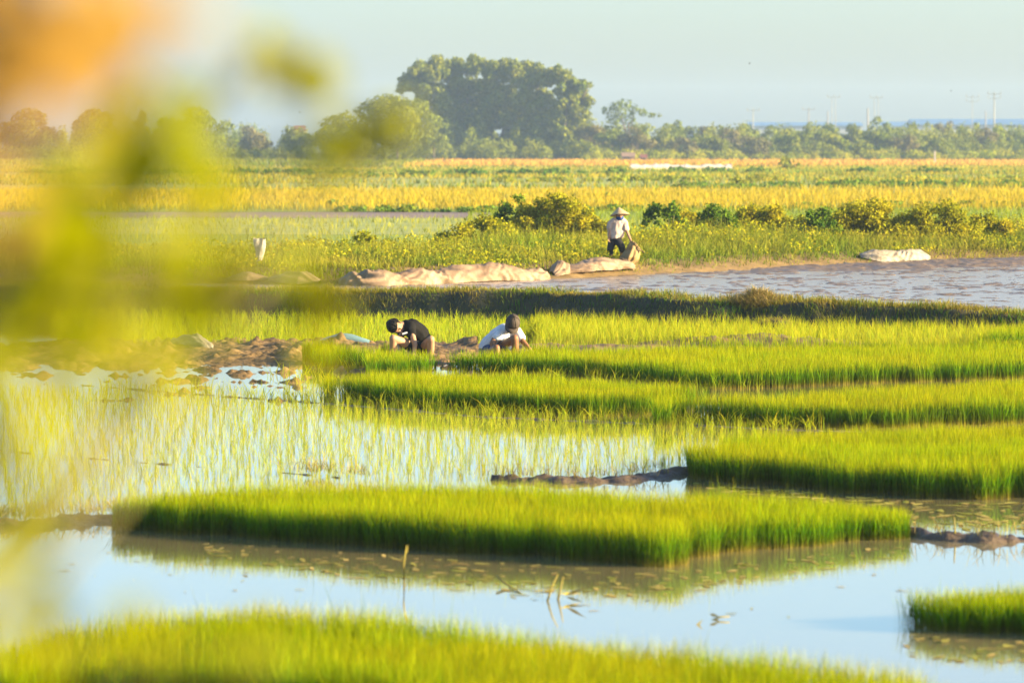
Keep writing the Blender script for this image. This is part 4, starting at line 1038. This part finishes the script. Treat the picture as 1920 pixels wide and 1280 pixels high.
chain(bm, [(hipB, .085), (q(800, 645, -.2), .075), (knB, .060)]); chain(bm, [(knB, .058), (q(808, 655, -.36), .056), (q(805, 672, -.30), .042), (anB, .034)])
foot(bm, anB, (.15, -1, 0))
solid('body', bm, .0085, SKIN_P, root, 3)
garment('t_shirt', [[(q(762, 609, -.02), .085), (q(772, 615, .04), .150), (q(785, 626, .10), .160), (q(792, 640, .13), .150), (q(793, 648, .13), .14)],
                    [(q(768, 613, -.05), .10), (q(769, 620, -.15), .080), (q(772, 628, -.22), .074)],
                    [(q(762, 612, .06), .10), (q(752, 624, .12), .072)]], BLACKSHIRT, root, .012, .010, 9, 1)
bm = bmesh.new(); Mx = Matrix.Translation(q(762, 611, -.02)) @ (hc - q(772, 613, 0)).to_track_quat('Z', 'Y').to_matrix().to_4x4()
for k in range(26):
    a = 2 * math.pi * k / 26; b_ = 2 * math.pi * (k + 1) / 26
    cap(bm, Mx @ Vector((.080 * math.cos(a), .080 * math.sin(a), 0)), Mx @ Vector((.080 * math.cos(b_), .080 * math.sin(b_), 0)), .007, .007, 6)
solid('collar_piping', bm, .006, TRIM, root, 1)
bm = bmesh.new()
box(bm, q(759, 624.5, -.30), (.085, .012, .028), Matrix.Rotation(R(-18), 3, 'Y')); link('chest_stripe', bm_mesh('chest_stripe', bm), TRIM, root)
garment('shorts', [[(q(791, 650, .12), .155), (hipA + Vector((0, 0, .01)), .11), (q(765, 646, -.15), .094)], [(q(791, 650, .12), .15), (hipB, .11), (q(801, 647, -.12), .094)]], SHORTB, root, .014, .006, 10, 3)
bm = bmesh.new(); Mh = Matrix((s_, f_, u_)).transposed()
ell(bm, hc + u_ * .018 - f_ * .012, (hr * .93, hr * 1.06, hr * 1.02), Mh, 5)
for v in list(bm.verts):
    loc = Mh.transposed() @ (v.co - hc)
    if loc.y > .03 and loc.z < .06: v.co -= f_ * min(.09, (loc.y - .03) * 1.3)
    if loc.z < -.05: v.co += u_ * (-.05 - loc.z) * .6
    v.co += (v.co - hc).normalized() * (.012 * mnoise.noise(v.co * 18) + .014 * mnoise.noise(v.co * 45))
link('hair', bm_mesh('hair', bm), HAIR, root, True)

# ---- the boy in the white shirt and cap
root = empty('person', (J(940, 0, D).x, D, .03)); tag(root, 'person in a white T-shirt and dark cap squatting to the right', 'person', 'people working in the field')
hc = q(961, 607, -.16); hr = .122
bm = bmesh.new()
face = Vector((-.12, -.70, -.70)); crown = Vector((.15, -.60, .78))
M_, f_, u_, s_ = head_parts(root, hc, face, crown, hr, SKIN_T, HAIR, bm_body=bm)
nk = q(952, 619, .02); ch = q(944, 628, .08); bl = q(926, 642, .16); pv = q(915, 656, .18)
chain(bm, [(hc - u_ * .06, .062), (nk, .062), (ch, .14), (bl, .13), (pv, .13)])
shA = q(932, 628, -.10); chain(bm, [(shA, .062), (q(923, 644, -.22), .047), (q(934, 666, -.40), .030)])       # arm on the left: elbow bent
hand(bm, q(934, 666, -.40), Vector((.15, -.2, -1)), Vector((.2, -1, 0)), .17, .5)
knA = q(931, 652, -.40)
shB = q(972, 624, -.02); chain(bm, [(shB, .058), (q(981, 641, -.12), .044), (q(994, 655, -.22), .029)])
hand(bm, q(994, 655, -.22), Vector((.5, -.2, -.85)), Vector((.2, -1, -.2)), .17, .4, -1)
hipA = q(922, 656, .05)
chain(bm, [(hipA, .088), (q(926, 656, -.2), .072), (knA, .056)]); chain(bm, [(knA, .055), (q(932, 664, -.40), .054), (q(932, 686, -.36), .034)]); foot(bm, q(936, 686, -.36), (-.1, -1, 0))
hipB = q(930, 657, .12); knB = q(965, 634, -.38); anB = q(963, 686, -.28)
chain(bm, [(hipB, .088), (q(948, 645, -.12), .076), (knB, .062)]); chain(bm, [(knB, .062), (q(966, 652, -.34), .060), (q(964, 670, -.3), .044), (anB, .034)]); foot(bm, anB, (.2, -1, 0))
solid('body', bm, .0085, SKIN_T, root, 3)
garment('t_shirt', [[(q(954, 619, -.02), .075), (q(946, 623, .06), .142), (q(932, 634, .12), .155), (q(918, 647, .17), .148), (q(914, 651, .18), .14)],
                    [(q(944, 623, .0), .12), (q(935, 628, -.09), .088), (q(931, 633, -.15), .074)],
                    [(q(955, 621, .03), .10), (q(968, 622, .0), .082), (q(977, 634, -.07), .070)],
                    [(q(946, 624, .02), .11), (q(948, 640, -.08), .08)]], WSHIRT, root, .012, .010, 9, 5)
garment('shorts', [[(q(914, 657, .18), .145), (q(920, 657, .02), .105), (q(924, 656, -.12), .086)], [(q(914, 657, .18), .14), (hipB, .11), (q(951, 648, -.12), .09)]], NAVY, root, .014, .006, 10, 7)
bm = bmesh.new(); Mh = Matrix((s_, f_, u_)).transposed()
ell(bm, hc + u_ * .03 - f_ * .012, (hr * .93, hr * 1.10, hr * 1.02), Mh, 4)
geo = [v for v in bm.verts if (Mh.transposed() @ (v.co - hc)).z < .012]
bmesh.ops.delete(bm, geom=geo, context='VERTS')
for v in bm.verts: v.co += (v.co - hc).normalized() * .003 * mnoise.noise(v.co * 14)
cp = link('cap', bm_mesh('cap', bm), CAPM, root, True); so = cp.modifiers.new('s', 'SOLIDIFY'); so.thickness = .006
bm = bmesh.new(); vs = []
for i in range(13):
    a = math.pi * (i / 12 - .5) * 1.05
    for t in (0, .5, 1):
        loc = Vector((math.sin(a) * hr * (.94 + .0 * t), math.cos(a) * (hr * (1.02 + .62 * t)), .016 - .03 * t - .03 * t * math.sin(a) ** 2))
        vs.append(bm.verts.new(hc + Mh @ loc))
for i in range(12):
    for t in range(2): bm.faces.new((vs[i * 3 + t], vs[i * 3 + 3 + t], vs[i * 3 + 4 + t], vs[i * 3 + 1 + t]))
for k in range(6):
    bm2 = bmesh.new(); pts = []
    for t in range(9):
        e = t / 8 * math.pi * .5; az = k * math.pi / 3
        pts.append((hc + u_ * .03 - f_ * .012 + Mh @ Vector((math.cos(az) * math.cos(e) * hr * .945, math.sin(az) * math.cos(e) * hr * 1.115, math.sin(e) * hr * 1.035)), .0035))
    tube(bm2, [p for p in pts if (Mh.transposed() @ (p[0] - hc)).z > .01], 5); link('seam', bm_mesh('seam', bm2), HAIR, cp, True)
bm2 = bmesh.new(); ell(bm2, hc + u_ * (.03 + hr * 1.03) - f_ * .012, (.014, .014, .009), Mh, 2); link('button', bm_mesh('button', bm2), HAIR, cp, True)
br = link('brim', bm_mesh('brim', bm), CAPM, cp, True); so = br.modifiers.new('s', 'SOLIDIFY'); so.thickness = .006
bm = bmesh.new(); ell(bm, hc + u_ * .01 - f_ * .03, (hr * .86, hr * 1.0, hr * .75), Mh, 3); link('hair', bm_mesh('hair', bm), HAIR, root, True)

# ---- the woman in the conical hat
D = B2P(1150, 3.2)[1]; GZ = B2P(1150, 3.2)[2]
kz = (H - GZ) / ((488 - YH) * D / F)
D2 = F * (H - GZ) / (488 - YH); D = D2
root = empty('person', (J(1150, 0, D).x, D, GZ)); tag(root, 'person in conical straw hat and blue scarf pulling a sack cloth', 'person', 'people working in the field')
sc = D / F
bm = bmesh.new()
hc = q(1162, 404, -.03); hr = .108
M_, f_, u_, s_ = head_parts(root, hc, Vector((.22, -.95, -.22)), Vector((0, -.2, 1)), hr, SKIN_T, HAIR, bm_body=bm)
nk = q(1161, 411, 0)
chain(bm, [(hc - u_ * .05, .052), (nk, .052), (q(1159, 420, .02), .115), (q(1156, 434, .03), .115), (q(1153, 446, .03), .13)])
chain(bm, [(q(1147, 416, 0), .055), (q(1144, 431, -.02), .043), (q(1142, 444, -.07), .031)])
hand(bm, q(1142, 444, -.07), Vector((-.05, -.1, -1)), Vector((.6, -.7, 0)), .17, .35)
chain(bm, [(q(1171, 416, 0), .053), (q(1175, 433, -.05), .042), (q(1182, 449, -.14), .030)])
hand(bm, q(1182, 449, -.14), Vector((.35, -.2, -.9)), Vector((-.8, -.4, -.2)), .16, 1.0, -1)
kn = q(1144, 468, -.05); an = q(1146, 484, .02)
chain(bm, [(q(1149, 448, .02), .095), (kn, .062)]); chain(bm, [(kn, .058), (q(1145, 474, 0), .055), (an, .035)]); foot(bm, an + Vector((0, 0, .03)), (.25, -1, 0))
knr = q(1166, 463, -.16); anr = q(1165, 479, .10)
chain(bm, [(q(1158, 449, .02), .095), (knr, .065)]); chain(bm, [(knr, .060), (q(1166, 471, -.02), .056), (anr, .036)]); foot(bm, anr, (.45, -1, 0))
solid('body', bm, .009, SKIN_P, root, 3)
garment('blouse', [[(q(1160, 413, 0), .085), (q(1159, 419, .02), .150), (q(1156, 432, .03), .152), (q(1154, 443, .03), .160)],
                   [(q(1152, 415, 0), .10), (q(1146, 418, 0), .082), (q(1143, 427, -.01), .080)], [(q(1166, 415, 0), .10), (q(1171, 418, 0), .080), (q(1174, 429, -.03), .072)],
                   [(q(1146, 432, .02), .085), (q(1145, 441, .03), .085)], [(q(1165, 430, 0), .085), (q(1163, 441, .0), .085)]], PINK, root, .014, .016, 8, 2)
garment('trousers', [[(q(1153, 446, .03), .145), (q(1148, 453, .01), .110), (kn, .082), (q(1145, 473, .0), .075)], [(q(1154, 446, .03), .14), (q(1159, 453, -.05), .105), (knr, .085), (q(1167, 469, -.08), .078)]], TROUSER, root, .014, .008, 9, 4)
bm = bmesh.new(); ell(bm, hc - u_ * .055 + f_ * .022, (hr * .92, hr * 1.02, hr * .62), Matrix((s_, f_, u_)).transposed(), 3); cap(bm, hc - u_ * .06, nk + Vector((0, -.01, -.02)), .088, .095)
cap(bm, nk + Vector((0, -.03, -.01)), nk + Vector((.06, -.08, -.09)), .05, .03)
solid('scarf', bm, .011, SCARF, root, 2, .006, 14, 2)
bm = bmesh.new(); ell(bm, hc + u_ * .012 - f_ * .018, (hr * .86, hr * .98, hr * .98), Matrix((s_, f_, u_)).transposed(), 3); link('hair', bm_mesh('hair', bm), HAIR, root, True)
# hat: a true cone, slightly concave, tipped to the picture's right
apex = q(1160.5, 389, -.04); ax = Vector((-.10, .16, 1)).normalized(); Mq = ax.to_track_quat('Z', 'Y').to_matrix()
bm = bmesh.new(); rings = []
for k in range(9):
    t = k / 8; r_ = .245 * (t ** .95); zz = -.20 * t
    rings.append([bm.verts.new(apex + Mq @ Vector((max(r_, .004) * math.cos(2 * math.pi * j / 40), max(r_, .004) * math.sin(2 * math.pi * j / 40), zz + (.004 if k % 2 else 0)))) for j in range(40)])
for a, b in zip(rings[:-1], rings[1:]):
    for j in range(40): bm.faces.new((a[j], a[(j + 1) % 40], b[(j + 1) % 40], b[j]))
hat = link('straw_hat', bm_mesh('straw_hat', bm), STRAW, root, True); so = hat.modifiers.new('s', 'SOLIDIFY'); so.thickness = .006
bm = bmesh.new()
for j in range(40):
    a = apex + Mq @ Vector((.245 * math.cos(2 * math.pi * j / 40), .245 * math.sin(2 * math.pi * j / 40), -.2)); b = apex + Mq @ Vector((.245 * math.cos(2 * math.pi * (j + 1) / 40), .245 * math.sin(2 * math.pi * (j + 1) / 40), -.2))
    cap(bm, a, b, .007, .007, 6)
solid('brim_edge', bm, .006, STRAW, hat, 0)

# ---- the sack cloth she pulls: upright fold in her hand, long bag on the slope
dS = D - .2
def cloth_grid(rows_l, rows_r, ncol, bulge, seed, dd, foldn=3):
    V = []; n = len(rows_l); fine = 34
    for i in range(fine + 1):
        t = i / fine * (n - 1); k = min(int(t), n - 2); u = t - k
        a = Vector(rows_l[k]).lerp(Vector(rows_l[k + 1]), u); b = Vector(rows_r[k]).lerp(Vector(rows_r[k + 1]), u)
        for j in range(ncol + 1):
            s = j / ncol; p = a.lerp(b, s); tt = i / fine
            dep = dd - bulge * math.sin(math.pi * s) * min(1, tt * 1.6) + .05 * tt * math.sin(s * foldn * 2 * math.pi + tt * 3 + seed) + .06 * mnoise.noise(Vector((s * 4, tt * 4, seed)))
            V.append(J(p.x, p.y, dep))
    m = ncol + 1
    return V, [(i * m + j, i * m + j + 1, (i + 1) * m + j + 1, (i + 1) * m + j) for i in range(fine) for j in range(ncol)]
root = empty('sack_cloth', B2P(1165, 1.6)); tag(root, 'brown sack cloth held up at one end by the person in the straw hat', 'sack cloth')
V, Q = cloth_grid([(1182.5, 452), (1176, 464), (1167, 476), (1161, 487), (1160, 492)], [(1186, 452), (1196, 463), (1200.5, 474), (1198, 488), (1187, 500)], 26, .28, 1, dS)
o = link('hanging_fold', mesh_np('hanging_fold', V, [np.array(Q)]), NET, root, True); so = o.modifiers.new('s', 'SOLIDIFY'); so.thickness = .012
V, Q = cloth_grid([(1185, 452), (1191, 460), (1201, 470)], [(1187, 452), (1197, 461), (1209, 474)], 8, .03, 2, dS - .05, 1)
o = link('loose_corner', mesh_np('loose_corner', V, [np.array(Q)]), NET, root, True); so = o.modifiers.new('s', 'SOLIDIFY'); so.thickness = .01
V, Q = cloth_grid([(1163, 484), (1172, 491), (1184, 502)], [(1178, 486), (1186, 497), (1189, 509)], 10, .12, 5, dS - .32, 1)
o = link('dropped_corner', mesh_np('dropped_corner', V, [np.array(Q)]), TARP, root, True); so = o.modifiers.new('s', 'SOLIDIFY'); so.thickness = .012
V, Q = cloth_grid([(1066, 493), (1058, 500), (1052, 508), (1050, 514)], [(1110, 485), (1108, 494), (1108, 505), (1106, 512)], 40, .28, 7, D - 1.4, 2)
o = fold_roll('trailing_fold', None, [B2P(1052, .7), B2P(1085, .75, .02), B2P(1120, .85, .02), B2P(1150, .95, .02), B2P(1178, 1.1)], .42, .235, TARP, 45, 220, 28, None, wr=.24, taper=.6)
o.parent = root; o.matrix_parent_inverse = root.matrix_world.inverted()
fold_roll('tarpaulin_heap', 'knotted heap of sheeting between the long roll and the sack cloth', [B2P(1036, .55), B2P(1048, .55, .03), B2P(1062, .7)], .26, .34, TARP, 52, 110, 28, 'tarpaulin', wr=.24, taper=.3)

# =================================================================== DIKE UNDER THE CAMERA AND THE NEAR SHRUB
def dike(X, Y):
    return np.interp(Y, [-8, -4, 4.6, 9, 10], [-.2, 1.75, 1.9, .1, -.2]) + .06 * (fbm(X * 2, Y * 2, 3, 3) - .5)
hfield('dike', -14, 14, -8, 10, .25, dike, GROUND)

def near_plant(name, label, cat, twigs, leafmat, leafsize, seed, base):
    """twigs: list of (list of (px, py, d) way points, number of leaves, size, material)"""
    root = empty(name, base); tag(root, label, cat)
    g = np.random.default_rng(seed); bm = bmesh.new(); sets = {}
    b0 = Vector(base)
    for way, nl, size, mat, spread in twigs:
        P = [J(w[0], w[1], w[2] * 1.22) for w in way]
        tube(bm, [(p, .0028 - .0016 * i / max(1, len(P) - 1)) for i, p in enumerate(P)], 5)
        hub = P[0]
        for i in range(int(nl * 1.35)):
            t = g.random() * (len(P) - 1); k = min(int(t), len(P) - 2); p = P[k].lerp(P[k + 1], t - k)
            off = Vector(g.normal(0, 1, 3)) * spread * 1.25
            sets.setdefault(mat.name, (mat, [], []))[1].append(p + off); sets[mat.name][2].append(size * 1.05 * g.uniform(.7, 1.25))
            if i % 3 == 0: tube(bm, [(p, .0012), (p + off, .0008)], 4)
        mid = (hub + b0) / 2 + Vector((-.12, 0, .1))
        tube(bm, [(b0, .012), (mid, .008), (hub, .003)], 6)
    link('stem', bm_mesh('stem', bm), STEM, root, True)
    for nm, (mat, C, S) in sets.items():
        C = np.array([list(c) for c in C]); n = len(C)
        nn = np.tile([.55, -.45, .35], (n, 1)) + g.normal(0, .45, (n, 3))
        V, qd = cards(C, nn, 1.0, 1.0, .15, g)
        V = V.reshape(n, 6, 3); V = C[:, None] + (V - C[:, None]) * np.array(S)[:, None, None]; V = V.reshape(-1, 3)
        if n < 25:
            for k in range(n):
                me = mesh_np('leaf', V[k * 6:k * 6 + 6], [np.array([[0, 1, 2, 3], [0, 3, 4, 5]])], {'t': [0, .3, .7, 1, .7, .3], 'r': np.full(6, g.random()), 'v': np.full(6, g.random())})
                link('leaf', me, mat, root)
            continue
        me = mesh_np('foliage', V, [qd], {'t': np.tile([0, .3, .7, 1, .7, .3], n), 'r': np.repeat(g.random(n), 6), 'v': np.repeat(g.random(n), 6)})
        link('foliage', me, mat, root)
    return root
A = FG_LEAF; Bk = FG_DARK; O = FG_DRY
tw = [([(60, 420, 2.2), (160, 330, 2.2), (260, 230, 2.25), (310, 190, 2.3)], 16, .035, A, .012),
      ([(120, 300, 2.3), (230, 320, 2.3), (330, 330, 2.3)], 14, .036, A, .018),
      ([(320, 190, 2.3), (420, 150, 2.3), (500, 120, 2.35), (640, 190, 2.4)], 9, .026, A, .010),
      ([(470, 100, 2.4), (520, 130, 2.4), (560, 160, 2.4)], 8, .028, A, .006),
      ([(60, 560, 2.2), (200, 480, 2.2), (330, 430, 2.25), (380, 440, 2.3)], 14, .036, A, .020),
      ([(60, 640, 2.2), (200, 600, 2.2), (300, 560, 2.3)], 19, .036, A, .022),
      ([(430, 330, 2.4), (540, 280, 2.4), (640, 262, 2.4), (745, 245, 2.4)], 5, .030, A, .008),
      ([(590, 295, 2.4), (660, 275, 2.4)], 8, .034, A, .012),
      ([(735, 240, 2.4), (755, 252, 2.4)], 7, .030, A, .004),
      ([(405, 560, 2.4), (445, 590, 2.4)], 7, .036, A, .009),
      ([(575, 540, 2.4), (605, 580, 2.4)], 8, .038, A, .010),
      ([(340, 420, 2.3), (430, 400, 2.35)], 5, .030, A, .014),
      ([(20, 740, 2.1), (110, 700, 2.2), (300, 660, 2.3)], 17, .036, A, .020),
      ([(20, 800, 2.1), (60, 900, 2.1), (110, 960, 2.2)], 7, .032, A, .014),
      ([(90, 480, 2.3), (130, 500, 2.3)], 8, .040, Bk, .008),
      ([(10, 440, 2.3), (50, 400, 2.3)], 6, .038, Bk, .010),
      ([(60, 560, 2.3), (110, 600, 2.3)], 3, .030, Bk, .014),
      ([(-20, 1130, 2.0), (80, 1180, 2.1), (180, 1240, 2.1)], 10, .034, A, .018),
      ([(20, 1000, 2.1), (60, 1050, 2.1)], 3, .030, A, .014),
      ([(300, 1240, 2.0), (420, 1250, 2.0), (540, 1240, 2.0)], 3, .030, A, .012)]
near_plant('leafy_shrub', 'strongly blurred yellow green leaves hanging into the left of the picture close to the camera', 'shrub', tw, A, .035, 4, (-1.1, 3.3, 1.86))
tw = [([(-140, -80, 1.35), (20, 20, 1.35), (120, 40, 1.4), (190, 0, 1.4)], 22, .030, O, .014),
      ([(-140, 100, 1.35), (0, 130, 1.35), (80, 140, 1.4), (130, 110, 1.4)], 20, .030, O, .013),
      ([(-140, 240, 1.35), (-40, 240, 1.35), (10, 250, 1.4)], 10, .026, O, .012),
      ([(-140, 360, 1.35), (-60, 340, 1.35), (-40, 380, 1.4)], 6, .024, O, .010),
      ([(160, -80, 1.4), (240, -30, 1.4)], 4, .028, O, .012)]
near_plant('dry_shrub', 'strongly blurred orange dry leaves at the upper left corner close to the camera', 'shrub', tw, O, .03, 6, (-.9, 2.0, 1.86))

# =================================================================== HAZE, LIGHT, CAMERA
bm = bmesh.new(); box(bm, (0, 1240, 19.5), (1300, 2530, 43)); hz = link('haze', bm_mesh('haze', bm)); hz['kind'] = 'stuff'
m, nt, out = new_mat('haze_air'); pv_ = nt.nodes.new('ShaderNodeVolumePrincipled')
pv_.inputs['Color'].default_value = (.50, .69, 1, 1); pv_.inputs['Density'].default_value = .00021; pv_.inputs['Anisotropy'].default_value = .1
nt.links.new(pv_.outputs[0], out.inputs['Volume']); hz.data.materials.append(m)

EL, AZ = R(14), R(100)
w = bpy.data.worlds.new('World'); SC.world = w; w.use_nodes = True
nt = w.node_tree; bg = nt.nodes['Background']; sky = nt.nodes.new('ShaderNodeTexSky'); sky.sky_type = 'NISHITA'; sky.sun_disc = False
sky.sun_elevation = EL; sky.sun_rotation = AZ; sky.air_density = 1.0; sky.dust_density = 1.6; sky.ozone_density = 3.7
nt.links.new(sky.outputs[0], bg.inputs[0]); bg.inputs[1].default_value = .08
sd = bpy.data.lights.new('sun', 'SUN'); sd.energy = 5.0; sd.angle = R(.5); sd.color = (1, .80, .44)
so = bpy.data.objects.new('sun', sd); COL.objects.link(so)
sv = Vector((math.sin(AZ) * math.cos(EL), math.cos(AZ) * math.cos(EL), math.sin(EL))); so.rotation_euler = sv.to_track_quat('Z', 'Y').to_euler()
so.location = sv * 60

cd = bpy.data.cameras.new('camera'); cam = bpy.data.objects.new('camera', cd); COL.objects.link(cam)
cam.location = (0, 0, H); cam.rotation_euler = (R(90), 0, 0)
cd.lens = 135; cd.sensor_width = 36; cd.shift_y = -(640 - YH) / 1920; cd.clip_start = .05; cd.clip_end = 6000
cd.dof.use_dof = True; cd.dof.focus_distance = 62; cd.dof.aperture_fstop = 3.0; cd.dof.aperture_blades = 0
SC.camera = cam
vs_ = SC.view_settings; vs_.view_transform = 'Standard'; vs_.look = 'None'; vs_.exposure = 2.25; vs_.gamma = 1; vs_.use_curve_mapping = False
SC.cycles.use_denoising = True
SC.cycles.max_bounces = 8; SC.cycles.diffuse_bounces = 3; SC.cycles.glossy_bounces = 3; SC.cycles.transmission_bounces = 4; SC.cycles.volume_bounces = 0
SC.cycles.sample_clamp_indirect = 8
